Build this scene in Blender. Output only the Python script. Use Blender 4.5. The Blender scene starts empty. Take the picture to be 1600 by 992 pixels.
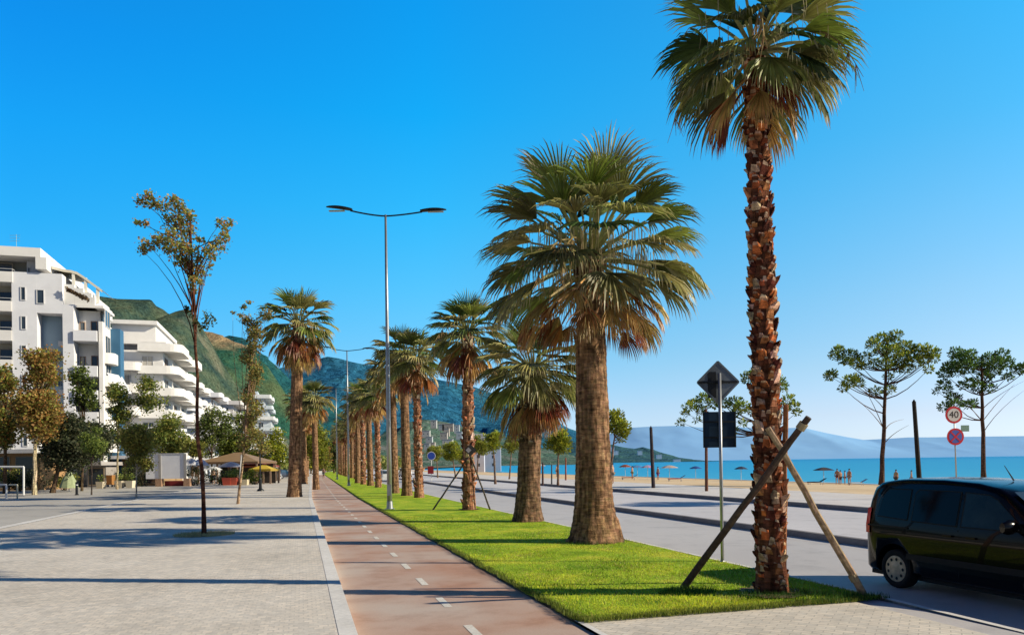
import bpy, bmesh, math, random
from math import sin, cos, pi, atan2, sqrt, radians
from mathutils import Vector, Matrix, noise
random.seed(7)
scene = bpy.context.scene
COL = scene.collection
# ------------------------------------------------------------------ camera model
F = 1155.0; TH = 0.0143; HZ = 723.4; CAMZ = 2.0
RIGHT = Vector((cos(TH), 0, -sin(TH))); UP = Vector((sin(TH), 0, cos(TH))); FWD = Vector((0, 1, 0))
def ray(px, py): return RIGHT*((px-800)/F) + UP*((HZ-py)/F) + FWD
def ground(px, py, z=0.0):
    d = ray(px, py); k = (z-CAMZ)/d.z
    return Vector((d.x*k, d.y*k, z))
def at(px, py, Y): d = ray(px, py); return Vector((d.x*Y, Y, CAMZ+d.z*Y))
# street frame: s runs along the street, t across it (+t towards the sea)
A = math.atan(0.285); CA, SA = cos(A), sin(A)
def bend(s): return 0.0 if s < 45 else 0.013*(s-45) + (0.0004*(s-170)**2 if s > 170 else 0)
def P(s, t, z=0.0, b=True):
    if b: t = t + bend(s)
    return Vector((-SA*s+CA*t, CA*s+SA*t, z))
def Q(s, t, z=0.0): return P(s, t, z, False)
def ST(v): return (-SA*v.x+CA*v.y, CA*v.x+SA*v.y)
# ------------------------------------------------------------------ materials
def new_mat(name):
    m = bpy.data.materials.new(name); m.use_nodes = True
    nt = m.node_tree; b = nt.nodes['Principled BSDF']; return m, nt, b
def N(nt, typ, **kw):
    n = nt.nodes.new(typ)
    for k, v in kw.items(): setattr(n, k, v)
    return n
def simple(name, col, rough=0.6, metal=0.0, var=0.12, scale=3.0, bump=0.0, spec=0.3, coat=0.0, coords='Object'):
    m, nt, b = new_mat(name); L = nt.links
    tc = N(nt, 'ShaderNodeTexCoord'); no = N(nt, 'ShaderNodeTexNoise'); no.inputs['Scale'].default_value = scale; no.inputs['Detail'].default_value = 6
    L.new(tc.outputs[coords], no.inputs['Vector'])
    r = N(nt, 'ShaderNodeValToRGB'); r.color_ramp.elements[0].position = .3; r.color_ramp.elements[1].position = .7
    r.color_ramp.elements[0].color = (*[c*(1-var) for c in col], 1); r.color_ramp.elements[1].color = (*[min(1, c*(1+var)) for c in col], 1)
    L.new(no.outputs['Fac'], r.inputs['Fac']); L.new(r.outputs['Color'], b.inputs['Base Color'])
    b.inputs['Roughness'].default_value = rough; b.inputs['Metallic'].default_value = metal
    b.inputs['Specular IOR Level'].default_value = spec; b.inputs['Coat Weight'].default_value = coat
    if bump:
        bp = N(nt, 'ShaderNodeBump'); bp.inputs['Strength'].default_value = bump; bp.inputs['Distance'].default_value = .02
        L.new(no.outputs['Fac'], bp.inputs['Height']); L.new(bp.outputs['Normal'], b.inputs['Normal'])
    return m
def tinted(name, rough=0.7, trans=0.0, scale=8.0, var=.35, bump=0.0, spec=.25):
    """colour comes from the mesh's face attribute 'tint', broken up by noise"""
    m, nt, b = new_mat(name); L = nt.links
    at_ = N(nt, 'ShaderNodeAttribute', attribute_name='tint')
    tc = N(nt, 'ShaderNodeTexCoord'); no = N(nt, 'ShaderNodeTexNoise'); no.inputs['Scale'].default_value = scale; no.inputs['Detail'].default_value = 5
    L.new(tc.outputs['Object'], no.inputs['Vector'])
    mr = N(nt, 'ShaderNodeMapRange'); mr.inputs['From Min'].default_value = .3; mr.inputs['From Max'].default_value = .7
    mr.inputs['To Min'].default_value = 1-var; mr.inputs['To Max'].default_value = 1+var
    L.new(no.outputs['Fac'], mr.inputs['Value'])
    mx = N(nt, 'ShaderNodeVectorMath', operation='SCALE'); L.new(at_.outputs['Color'], mx.inputs[0]); L.new(mr.outputs['Result'], mx.inputs['Scale'])
    L.new(mx.outputs['Vector'], b.inputs['Base Color']); b.inputs['Roughness'].default_value = rough
    b.inputs['Specular IOR Level'].default_value = spec
    if bump:
        bp = N(nt, 'ShaderNodeBump'); bp.inputs['Strength'].default_value = bump; bp.inputs['Distance'].default_value = .05
        L.new(no.outputs['Fac'], bp.inputs['Height']); L.new(bp.outputs['Normal'], b.inputs['Normal'])
    if trans:
        tr = N(nt, 'ShaderNodeBsdfTranslucent'); L.new(mx.outputs['Vector'], tr.inputs['Color'])
        ms = N(nt, 'ShaderNodeMixShader'); ms.inputs['Fac'].default_value = trans
        L.new(b.outputs[0], ms.inputs[1]); L.new(tr.outputs[0], ms.inputs[2])
        L.new(ms.outputs[0], nt.nodes['Material Output'].inputs['Surface'])
    return m
# ------------------------------------------------------------------ mesh builder
class MB:
    def __init__(s): s.v = []; s.f = []; s.c = []
    def face(s, pts, c=(1, 1, 1)):
        i = len(s.v); s.v += [tuple(p) for p in pts]; s.f.append(tuple(range(i, i+len(pts)))); s.c.append(c)
    def grid(s, rows, c=(1, 1, 1), closed=False):
        """rows of points -> shared-vertex quads; c may be a function (i,j)"""
        b = len(s.v); n = len(rows[0])
        for r in rows: s.v += [tuple(p) for p in r]
        for i in range(len(rows)-1):
            for j in range(n if closed else n-1):
                k = (j+1) % n
                s.f.append((b+i*n+j, b+i*n+k, b+(i+1)*n+k, b+(i+1)*n+j)); s.c.append(c(i, j) if callable(c) else c)
        return b
    def box(s, lo, hi, c=(1, 1, 1), fr=None):
        x0, y0, z0 = lo; x1, y1, z1 = hi
        p = [(x0, y0, z0), (x1, y0, z0), (x1, y1, z0), (x0, y1, z0), (x0, y0, z1), (x1, y0, z1), (x1, y1, z1), (x0, y1, z1)]
        if fr: p = [tuple(fr(*q)) for q in p]
        b = len(s.v); s.v += p
        for f in ((0, 3, 2, 1), (4, 5, 6, 7), (0, 1, 5, 4), (1, 2, 6, 5), (2, 3, 7, 6), (3, 0, 4, 7)):
            s.f.append(tuple(b+i for i in f)); s.c.append(c)
    def prism(s, pts, z0, z1, c=(1, 1, 1), fr=Q):
        n = len(pts); b = len(s.v)
        s.v += [tuple(fr(p[0], p[1], z0)) for p in pts] + [tuple(fr(p[0], p[1], z1)) for p in pts]
        s.f.append(tuple(b+i for i in range(n))[::-1]); s.c.append(c)
        s.f.append(tuple(b+n+i for i in range(n))); s.c.append(c)
        for i in range(n):
            j = (i+1) % n; s.f.append((b+i, b+j, b+n+j, b+n+i)); s.c.append(c)
    def tube(s, pts, rad, c=(1, 1, 1), n=8, cap=True):
        pts = [Vector(p) for p in pts]
        if not isinstance(rad, (list, tuple)): rad = [rad]*len(pts)
        rows = []; prev = None
        for i, p in enumerate(pts):
            d = (pts[min(i+1, len(pts)-1)]-pts[max(i-1, 0)]).normalized()
            if prev is None:
                a = Vector((1, 0, 0)) if abs(d.x) < .9 else Vector((0, 1, 0)); e = d.cross(a).normalized()
            else: e = (prev-d*prev.dot(d)).normalized()
            prev = e; g = d.cross(e)
            rows.append([p+(e*cos(2*pi*k/n)+g*sin(2*pi*k/n))*rad[i] for k in range(n)])
        b = s.grid(rows, c, True)
        if cap:
            cc = c(0, 0) if callable(c) else c
            s.f.append(tuple(b+k for k in range(n))[::-1]); s.c.append(cc)
            e = b+(len(rows)-1)*n; s.f.append(tuple(e+k for k in range(n))); s.c.append(cc)
    def bar(s, a, b, w, h, c=(1, 1, 1), up=Vector((0, 0, 1))):
        a = Vector(a); b = Vector(b); d = (b-a).normalized(); r = d.cross(up)
        if r.length < 1e-4: r = Vector((1, 0, 0))
        r.normalize(); u = r.cross(d)
        i = len(s.v)
        for p in (a, b):
            for q, w_ in ((-1, -1), (1, -1), (1, 1), (-1, 1)): s.v.append(tuple(p+r*(q*w/2)+u*(w_*h/2)))
        for f in ((0, 1, 2, 3), (7, 6, 5, 4), (0, 4, 5, 1), (1, 5, 6, 2), (2, 6, 7, 3), (3, 7, 4, 0)):
            s.f.append(tuple(i+k for k in f)); s.c.append(c)
    def disc(s, centre, nrm, r, c=(1, 1, 1), n=24, r0=0.0):
        nrm = Vector(nrm).normalized(); a = Vector((0, 0, 1)) if abs(nrm.z) < .9 else Vector((1, 0, 0))
        e = nrm.cross(a).normalized(); g = nrm.cross(e); centre = Vector(centre)
        ring = lambda q: [centre+(e*cos(2*pi*k/n)+g*sin(2*pi*k/n))*q for k in range(n)]
        if r0: s.grid([ring(r0), ring(r)], c, True)
        else: s.face(ring(r), c)
    def blob(s, ctr, r, c=(1, 1, 1), seg=8, rings=5):
        rows = []
        for i in range(rings+1):
            a = -pi/2+pi*i/rings
            rows.append([Vector((ctr[0]+r[0]*cos(a)*cos(2*pi*k/seg), ctr[1]+r[1]*cos(a)*sin(2*pi*k/seg), ctr[2]+r[2]*sin(a))) for k in range(seg)])
        s.grid(rows, c, True)
    def mesh(s, name, off=Vector((0, 0, 0)), smooth=False):
        me = bpy.data.meshes.new(name)
        me.from_pydata([(a[0]-off[0], a[1]-off[1], a[2]-off[2]) for a in s.v], [], s.f)
        at_ = me.attributes.new('tint', 'FLOAT_COLOR', 'FACE')
        flat = []
        for c in s.c: flat += [c[0], c[1], c[2], 1.0]
        at_.data.foreach_set('color', flat)
        if smooth: me.polygons.foreach_set('use_smooth', [True]*len(me.polygons))
        me.update(); return me
    def build(s, name, mat, parent=None, smooth=False, off=None):
        """one mesh object; vertices are in world space, the origin goes to the thing's base"""
        if off is None: off = Vector(root_loc(parent)) if parent else Vector((0, 0, 0))
        o = bpy.data.objects.new(name, s.mesh(name, off, smooth)); COL.objects.link(o)
        o.data.materials.append(mat)
        if parent: o.parent = parent
        else: o.location = off
        return o
LOC = {}
def root_loc(o):
    while o.parent: o = o.parent
    return LOC.get(o.name, (0, 0, 0))
def thing(name, loc, label, cat, group=None):
    o = bpy.data.objects.new(name, None); COL.objects.link(o); o.location = loc; LOC[o.name] = tuple(loc)
    o.empty_display_size = .3
    tag(o, label, cat, group); return o
def tag(o, label, cat, group=None):
    o['label'] = label; o['category'] = cat
    if group: o['group'] = group
    return o
def struct(o): o['kind'] = 'structure'; return o
def stuff(o, label=None, cat=None):
    o['kind'] = 'stuff'
    if label: o['label'] = label; o['category'] = cat
    return o
def copy_tree(o, parent=None):
    c = o.copy(); COL.objects.link(c)
    if parent: c.parent = parent
    for ch in [x for x in COL.objects if x.parent == o]: copy_tree(ch, c)
    return c
def place_copy(src, loc, rz, sc, label, group=None):
    c = copy_tree(src); c.location = loc; c.rotation_euler = (0, 0, rz); c.scale = (sc, sc, sc); c['label'] = label
    if group: c['group'] = group
    return c
def rr(a, b): return random.uniform(a, b)
def vary(c, v=.2, h=.06):
    k = 1+rr(-v, v); return tuple(max(0, x*k*(1+rr(-h, h))) for x in c)
def mixc(a, b, t): return tuple(x*(1-t)+y*t for x, y in zip(a, b))
# ------------------------------------------------------------------ shared materials
M_leaf = tinted('leaf', .55, .38, 3.0, .25)
M_frond = tinted('frond', .45, .15, 5.0, .3, spec=.4)
M_bark = tinted('bark', .95, 0, 9.0, .4, .7, .08)
def ringed(m):
    """fine crosswise fibres and cracks over the bark tint"""
    nt = m.node_tree; L = nt.links; b = nt.nodes['Principled BSDF']; src = b.inputs['Base Color'].links[0].from_socket
    tc = N(nt, 'ShaderNodeTexCoord'); mp = N(nt, 'ShaderNodeMapping'); mp.inputs['Scale'].default_value = (2.2, 2.2, 17); L.new(tc.outputs['Object'], mp.inputs['Vector'])
    n1 = N(nt, 'ShaderNodeTexNoise'); n1.inputs['Scale'].default_value = 1.0; n1.inputs['Detail'].default_value = 8; n1.inputs['Roughness'].default_value = .7; L.new(mp.outputs['Vector'], n1.inputs['Vector'])
    mp2 = N(nt, 'ShaderNodeMapping'); mp2.inputs['Scale'].default_value = (11, 11, 1.6); L.new(tc.outputs['Object'], mp2.inputs['Vector']); n2 = N(nt, 'ShaderNodeTexNoise'); n2.inputs['Scale'].default_value = 1.0; n2.inputs['Detail'].default_value = 6; L.new(mp2.outputs['Vector'], n2.inputs['Vector'])
    ad = N(nt, 'ShaderNodeMath', operation='ADD'); L.new(n1.outputs['Fac'], ad.inputs[0]); L.new(n2.outputs['Fac'], ad.inputs[1])
    mr = N(nt, 'ShaderNodeMapRange'); mr.inputs['From Min'].default_value = .78; mr.inputs['From Max'].default_value = 1.2; mr.inputs['To Min'].default_value = .35; mr.inputs['To Max'].default_value = 1.5; L.new(ad.outputs[0], mr.inputs['Value'])
    sc = N(nt, 'ShaderNodeVectorMath', operation='SCALE'); L.new(src, sc.inputs[0]); L.new(mr.outputs['Result'], sc.inputs['Scale']); L.new(sc.outputs['Vector'], b.inputs['Base Color'])
    bp = [n for n in nt.nodes if n.type == 'BUMP'][0]; L.new(ad.outputs[0], bp.inputs['Height']); bp.inputs['Strength'].default_value = 1.0; bp.inputs['Distance'].default_value = .06
ringed(M_bark)
M_paint = tinted('painted_surface', .6, 0, 1.2, .05, 0, .3)
M_wood = tinted('timber', .8, 0, 14.0, .35, .3, .2)
M_wall = tinted('render_wall', .85, 0, .8, .05, 0, .15)
M_metal = simple('galvanised_steel', (.42, .43, .44), .4, .7, .12, 4)
M_dark = simple('dark_metal', (.02, .022, .025), .45, .3, .2, 5)
M_cloth = tinted('cloth', .85, .15, 6, .12)
M_skin = tinted('skin', .55, 0, 5, .06)
def glass_mat():
    m, nt, b = new_mat('window_glass'); b.inputs['Base Color'].default_value = (.02, .035, .05, 1); b.inputs['Roughness'].default_value = .08
    b.inputs['Specular IOR Level'].default_value = .8
    tc = N(nt, 'ShaderNodeTexCoord'); no = N(nt, 'ShaderNodeTexNoise'); no.inputs['Scale'].default_value = .6
    nt.links.new(tc.outputs['Object'], no.inputs['Vector']); r = N(nt, 'ShaderNodeValToRGB')
    r.color_ramp.elements[0].color = (.012, .02, .028, 1); r.color_ramp.elements[1].color = (.07, .1, .13, 1)
    nt.links.new(no.outputs['Fac'], r.inputs['Fac']); nt.links.new(r.outputs['Color'], b.inputs['Base Color']); return m
M_glass = glass_mat()
# ------------------------------------------------------------------ ground surfaces
ZP, ZV, ZR, ZU, ZF = 0.15, 0.05, -0.12, 0.03, 0.15     # promenade, verge, road, upper carriageway, far pavement
def strip(name, t0, t1, s0, s1, z, mat, wob=None):
    mb = MB(); ss = []; s = s0
    while s < s1-1e-6: ss.append(s); s += 4 if s < 60 else 10
    ss.append(s1)
    f0 = t0 if callable(t0) else (lambda s: t0); f1 = t1 if callable(t1) else (lambda s: t1)
    mb.grid([[P(s, f0(s), z), P(s, f1(s), z)] for s in ss])
    o = mb.build(name, mat); return struct(o)
def street_vec(nt):
    tc = N(nt, 'ShaderNodeTexCoord'); mp = N(nt, 'ShaderNodeMapping'); mp.inputs['Rotation'].default_value = (0, 0, -A)
    nt.links.new(tc.outputs['Object'], mp.inputs['Vector']); return mp.outputs['Vector']
def surface(name, c1, c2, rough=.85, big=.25, fine=14, stain=.15, brick=None, speck=.25, bump=.3):
    m, nt, b = new_mat(name); L = nt.links; v = street_vec(nt)
    n1 = N(nt, 'ShaderNodeTexNoise'); n1.inputs['Scale'].default_value = big; n1.inputs['Detail'].default_value = 6; L.new(v, n1.inputs['Vector'])
    r = N(nt, 'ShaderNodeValToRGB'); r.color_ramp.elements[0].position = .35; r.color_ramp.elements[1].position = .65
    r.color_ramp.elements[0].color = (*c1, 1); r.color_ramp.elements[1].color = (*c2, 1); L.new(n1.outputs['Fac'], r.inputs['Fac'])
    n2 = N(nt, 'ShaderNodeTexNoise'); n2.inputs['Scale'].default_value = fine; n2.inputs['Detail'].default_value = 8; n2.inputs['Roughness'].default_value = .75; L.new(v, n2.inputs['Vector'])
    mr = N(nt, 'ShaderNodeMapRange'); mr.inputs['From Min'].default_value = .3; mr.inputs['From Max'].default_value = .7; mr.inputs['To Min'].default_value = 1-speck; mr.inputs['To Max'].default_value = 1+speck
    L.new(n2.outputs['Fac'], mr.inputs['Value'])
    sc = N(nt, 'ShaderNodeVectorMath', operation='SCALE'); L.new(r.outputs['Color'], sc.inputs[0]); L.new(mr.outputs['Result'], sc.inputs['Scale'])
    out = sc.outputs['Vector']; height = n2.outputs['Fac']
    if brick:
        w, h, mortar, rot, dark = brick
        mp = N(nt, 'ShaderNodeMapping'); mp.inputs['Rotation'].default_value = (0, 0, rot); L.new(v, mp.inputs['Vector'])
        bt = N(nt, 'ShaderNodeTexBrick'); bt.inputs['Scale'].default_value = 1; bt.inputs['Brick Width'].default_value = w; bt.inputs['Row Height'].default_value = h
        bt.inputs['Mortar Size'].default_value = mortar; bt.inputs['Mortar Smooth'].default_value = .3; bt.inputs['Bias'].default_value = 0
        bt.inputs['Color1'].default_value = (1.08, 1.06, 1.04, 1); bt.inputs['Color2'].default_value = (.88, .89, .9, 1); bt.inputs['Mortar'].default_value = (dark, dark, dark, 1)
        L.new(mp.outputs['Vector'], bt.inputs['Vector'])
        mm = N(nt, 'ShaderNodeVectorMath', operation='MULTIPLY'); L.new(out, mm.inputs[0]); L.new(bt.outputs['Color'], mm.inputs[1]); out = mm.outputs['Vector']
    n3 = N(nt, 'ShaderNodeTexNoise'); n3.inputs['Scale'].default_value = 1.1; n3.inputs['Detail'].default_value = 9; n3.inputs['Roughness'].default_value = .7; L.new(v, n3.inputs['Vector'])
    m3 = N(nt, 'ShaderNodeMapRange'); m3.inputs['From Min'].default_value = .34; m3.inputs['From Max'].default_value = .5; m3.inputs['To Min'].default_value = 1-stain; m3.inputs['To Max'].default_value = 1.0; L.new(n3.outputs['Fac'], m3.inputs['Value'])
    s3 = N(nt, 'ShaderNodeVectorMath', operation='SCALE'); L.new(out, s3.inputs[0]); L.new(m3.outputs['Result'], s3.inputs['Scale']); out = s3.outputs['Vector']
    L.new(out, b.inputs['Base Color']); b.inputs['Roughness'].default_value = rough; b.inputs['Specular IOR Level'].default_value = .2
    bp = N(nt, 'ShaderNodeBump'); bp.inputs['Strength'].default_value = bump; bp.inputs['Distance'].default_value = .01
    L.new(height, bp.inputs['Height']); L.new(bp.outputs['Normal'], b.inputs['Normal'])
    return m
m_prom = surface('promenade_cobbles', (.78, .70, .59), (.90, .82, .71), brick=(.11, .11, .010, 0, .86), speck=.2, fine=9, big=.35)
m_pav = surface('diagonal_pavers', (.76, .68, .56), (.88, .80, .68), brick=(.21, .105, .008, .8, .72), speck=.15, fine=8)
m_far = surface('far_pavement_concrete', (.76, .71, .67), (.86, .81, .77), speck=.1)
m_kerb = surface('kerb_stone', (.80, .76, .70), (.92, .88, .82), big=1.0, speck=.15)
m_kerbd = surface('shaded_kerb_stone', (.24, .22, .22), (.32, .30, .29), big=1.0, speck=.15)  # shade of the median and far kerbs put into the stone colour
m_path = surface('red_cycle_asphalt', (.58, .33, .225), (.65, .52, .43), rough=.7, big=.55, fine=40, speck=.12)
m_road = surface('road_asphalt', (.60, .56, .54), (.68, .64, .62), rough=.65, big=.12, fine=60, speck=.1)
m_roadu = surface('upper_asphalt', (.72, .68, .68), (.80, .76, .76), rough=.7, big=.15, fine=50, speck=.08)
m_side = surface('side_road_asphalt', (.52, .49, .44), (.62, .58, .52), big=.12, fine=30, speck=.1)
m_line = surface('white_road_paint', (.78, .72, .63), (.9, .85, .76), big=6, fine=25, speck=.2)
m_sand = surface('beach_sand', (.80, .56, .30), (.92, .70, .44), big=.12, fine=3, speck=.15)
m_soil = surface('soil', (.10, .065, .035), (.20, .15, .08), big=2, fine=10, speck=.4, bump=.8)
m_earth = surface('earth', (.20, .18, .11), (.28, .24, .15), big=.02, fine=1)
# base terrain sheet reaching the horizon on the land side
mb = MB(); mb.grid([[(-9000, -60, -.3), P(-60, 26, -.3)], [(-9000, 120, -.3), P(120, 26, -.3)], [(-9000, 400, -.3), P(400, 26, -.3)], [(-9000, 9000, -.3), (500, 9000, -.3)]])
struct(mb.build('ground', m_earth))
strip('promenade', -9.2, .37, -12, 420, ZP, m_prom)
strip('promenade_kerb', .37, .57, -12, 420, ZP+.004, m_kerb)
mb = MB(); ss = [-12, 0, 20, 45, 60, 80, 110, 150, 220, 420]
mb.grid([[P(s, .57, ZP+.004), P(s, .57, -.01)] for s in ss]); struct(mb.build('kerb_face', m_kerb))
strip('cycle_path', .57, 3.25, -12, 420, 0, m_path)
strip('promenade_outer_kerb', -9.55, -9.2, -12, 420, ZP+.008, m_kerb)
strip('side_road', -20, -9.55, -12, 420, ZP-.03, m_side)
strip('forecourt', -60, -20, -12, 420, ZP-.02, m_side)
# cycle path centre dashes, measured spacing about 1.9 m
k = 0; s = 8.2
while s < 120:
    mb = MB(); L_ = .78
    mb.grid([[P(s+q, 1.90, .004), P(s+q, 2.01, .004)] for q in (0, L_/2, L_)])
    o = mb.build('lane_dash', m_line); struct(o); s += 2.0
# grass verge
SV0 = 8.55
def verge_l(s): return 3.28+.05*noise.noise(Vector((s*1.7, 0, 0)))+.03*noise.noise(Vector((s*6, 3, 0)))
def grass_mat():
    m, nt, b = new_mat('lawn'); L = nt.links; v = street_vec(nt)
    n1 = N(nt, 'ShaderNodeTexNoise'); n1.inputs['Scale'].default_value = .9; n1.inputs['Detail'].default_value = 9; n1.inputs['Roughness'].default_value = .65; L.new(v, n1.inputs['Vector'])
    r = N(nt, 'ShaderNodeValToRGB'); e = r.color_ramp.elements
    e[0].position = .32; e[0].color = (.17, .32, .02, 1); e[1].position = .68; e[1].color = (.72, .70, .07, 1)
    e2 = e.new(.5); e2.color = (.42, .60, .035, 1)
    n2 = N(nt, 'ShaderNodeTexNoise'); n2.inputs['Scale'].default_value = 28; n2.inputs['Detail'].default_value = 8; L.new(v, n2.inputs['Vector'])
    mr = N(nt, 'ShaderNodeMapRange'); mr.inputs['From Min'].default_value = .3; mr.inputs['From Max'].default_value = .7; mr.inputs['To Min'].default_value = .6; mr.inputs['To Max'].default_value = 1.3
    L.new(n1.outputs['Fac'], r.inputs['Fac']); L.new(n2.outputs['Fac'], mr.inputs['Value'])
    sc = N(nt, 'ShaderNodeVectorMath', operation='SCALE'); L.new(r.outputs['Color'], sc.inputs[0]); L.new(mr.outputs['Result'], sc.inputs['Scale'])
    L.new(sc.outputs['Vector'], b.inputs['Base Color']); b.inputs['Roughness'].default_value = .9; b.inputs['Specular IOR Level'].default_value = .1
    bp = N(nt, 'ShaderNodeBump'); bp.inputs['Strength'].default_value = .9; bp.inputs['Distance'].default_value = .04
    L.new(n2.outputs['Fac'], bp.inputs['Height']); L.new(bp.outputs['Normal'], b.inputs['Normal']); return m
m_lawn = grass_mat()
mb = MB(); ss = [SV0+i*.25 for i in range(int((60-SV0)/.25))]+[60+i*5 for i in range(72)]
mb.grid([[P(s, verge_l(s), -.02), P(s, verge_l(s)+.02, ZV-.01), P(s, verge_l(s)+.14, ZV)]+[P(s, 3.6+(7.76-3.6)*i/6, ZV+.02*noise.noise(Vector((s*.5, i, 4)))) for i in range(7)] for s in ss])
struct(mb.build('verge_lawn', m_lawn, smooth=True))
# foreground pavers and soil edge under the grass
mb = MB(); mb.grid([[P(s, 3.25, .03), P(s, 7.3, .03)] for s in (-12, -4, 4, SV0+.12)]); struct(mb.build('paved_crossing', m_pav))
mb = MB(); mb.grid([[P(s, 3.25, .034), P(s, 3.33, .034)] for s in (-12, 0, SV0)]); struct(mb.build('paving_edge_strip', m_kerb))
mb = MB(); mb.grid([[P(s, 3.25, .004), P(s, 3.33, .03)] for s in (SV0, 12, 20, 30, 45, 70, 120)]); struct(mb.build('verge_soil_edge', m_soil))
mb = MB(); mb.grid([[P(s, 7.3, .03), P(s, 7.302, -.05)] for s in (-12, 0, SV0+.1)]); struct(mb.build('crossing_kerb_face', m_kerb))
# road
strip('road', 7.3, 13.0, -12, 420, ZR, m_road)
mb = MB(); ss = [-12+i*3 for i in range(24)]+[60, 75, 90, 120, 160, 200, 300]
mb.grid([[P(s, 7.76, ZV+.006 if s > SV0 else .018), P(s, 7.86, ZV+.006 if s > SV0 else .018), P(s, 7.862, ZR-.01)] for s in ss]); struct(mb.build('verge_kerb', m_kerb))
mb = MB(); mb.grid([[P(s, 7.3, .012), P(s, 7.762, .012)] for s in (-12, -4, 2, SV0+.1)]); struct(mb.build('gutter', m_road))
mb = MB(); mb.grid([[P(s, 13.0, ZR-.02), P(s, 13.002, ZU+.01), P(s, 13.16, ZU+.014)] for s in ss]); struct(mb.build('median_kerb', m_kerbd))
strip('upper_carriageway', 13.0, 19.8, -12, 420, ZU, m_roadu)
mb = MB(); mb.grid([[P(s, 19.8, ZU-.02), P(s, 19.802, ZF+.05), P(s, 20.0, ZF+.054)] for s in ss]); struct(mb.build('far_kerb', m_kerbd))
strip('far_pavement', 19.8, 27.2, -12, 420, ZF+.04, m_far)
# beach
mb = MB(); ss = [-40+i*6 for i in range(70)]
def zb(t): return .14 - 1.35*max(0, (t-29))/(66-29)
mb.grid([[P(s, t, zb(t)+(.05*noise.noise(Vector((s*.2, t*.3, 1))) if t < 60 and t > 27.3 else 0), s < 170) if s < 170 else P(170, t, zb(t), True)+(Q(s, 0)-Q(170, 0)) for t in (27.2, 29, 33, 38, 44, 50, 56, 62, 70)] for s in ss])
struct(mb.build('beach', m_sand, smooth=True))
# wet foam line
def sea_mat():
    m, nt, b = new_mat('sea_water'); L = nt.links
    tc = N(nt, 'ShaderNodeTexCoord'); ln = N(nt, 'ShaderNodeVectorMath', operation='LENGTH'); L.new(tc.outputs['Object'], ln.inputs[0])
    mr = N(nt, 'ShaderNodeMapRange'); mr.inputs['From Min'].default_value = 60; mr.inputs['From Max'].default_value = 1500; L.new(ln.outputs['Value'], mr.inputs['Value'])
    r = N(nt, 'ShaderNodeValToRGB'); e = r.color_ramp.elements
    e[0].color = (.07, .52, .80, 1); e[1].color = (.015, .36, .74, 1); e2 = e.new(.12); e2.color = (.03, .44, .78, 1)
    L.new(mr.outputs['Result'], r.inputs['Fac'])
    n1 = N(nt, 'ShaderNodeTexNoise'); mp = N(nt, 'ShaderNodeMapping'); mp.inputs['Rotation'].default_value = (0, 0, -A); mp.inputs['Scale'].default_value = (1.4, .35, 1)
    L.new(tc.outputs['Object'], mp.inputs['Vector']); L.new(mp.outputs['Vector'], n1.inputs['Vector']); n1.inputs['Scale'].default_value = .35; n1.inputs['Detail'].default_value = 8
    bp = N(nt, 'ShaderNodeBump'); bp.inputs['Strength'].default_value = .5; bp.inputs['Distance'].default_value = .3; L.new(n1.outputs['Fac'], bp.inputs['Height'])
    L.new(bp.outputs['Normal'], b.inputs['Normal']); L.new(r.outputs['Color'], b.inputs['Base Color'])
    b.inputs['Roughness'].default_value = .5; b.inputs['Specular IOR Level'].default_value = .12; return m
mb = MB(); sz = -1.05
cs = [P(170, 66)+(Q(500, 0)-Q(170, 0))]
mb.face([(P(-300, 64, 0).x, P(-300, 64, 0).y, sz), (26000, -4000, sz), (26000, 32000, sz), (-6000, 32000, sz), (cs[0].x, cs[0].y, sz), (P(170, 64, 0).x, P(170, 64, 0).y, sz)])
struct(mb.build('sea', sea_mat()))
# short grass blades where they are large enough to see
mb = MB(); random.seed(11)
def blade(s, t, h, w, c):
    p = P(s, t, ZV-.01); a = rr(0, 2*pi); l = rr(0, .6)*h; b = rr(0, 2*pi)
    d = Vector((cos(a)*w, sin(a)*w, 0)); q = p+Vector((cos(b)*l, sin(b)*l, h)); mb.face([p-d, p+d, q], c)
def gcol(s, t):
    n = min(1, max(0, .5+.9*noise.noise(Vector((s*.5, t*.9, 2)))+.5*noise.noise(Vector((s*2.2, t*3.5, 7)))))
    c = mixc((.24, .38, .025), (.72, .74, .06), n)
    if random.random() < .12+.75*max(0, noise.noise(Vector((s*1.3, t*1.3, 21)))-.28)*2: c = (.55, .43, .15)
    return vary(c, .32, .1)
for _ in range(60000):
    s = SV0+(28-SV0)*random.random()**1.9; t = rr(3.3, 7.8)
    blade(s, t, rr(.015, .04)+.012*(s < 13), .004+.0004*s, gcol(s, t))
for _ in range(9000):       # shaggy edges
    if random.random() < .5: s = SV0+(34-SV0)*random.random()**1.5; t = verge_l(s)+rr(-.05, .1)
    else: s = SV0+rr(-.1, .12)+.06*noise.noise(Vector((t*2, 0, 0))); t = rr(3.3, 7.4)
    blade(s, t, rr(.03, .075), .006, vary(mixc((.10, .16, .02), (.30, .32, .06), random.random()), .3))
for (cx, cy, n, r) in ((1209, 930, 900, .42), (1075, 925, 700, .35), (1345, 938, 900, .4), (1290, 935, 500, .5), (930, 848, 500, .7)):
    c = ground(cx, cy, ZV); s0, t0 = ST(c)
    for _ in range(n):
        a = rr(0, 2*pi); q = r*sqrt(random.random())*1.3; t = t0+q*cos(a); s = s0+q*.6*sin(a)
        if s > SV0-.1 and t < 7.95: blade(s, t, rr(.04, .12), .006, vary((.06, .14, .02), .35))
stuff(mb.build('grass', M_leaf), 'short bright green mown grass covering the long verge beside the cycle path', 'grass')
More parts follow.
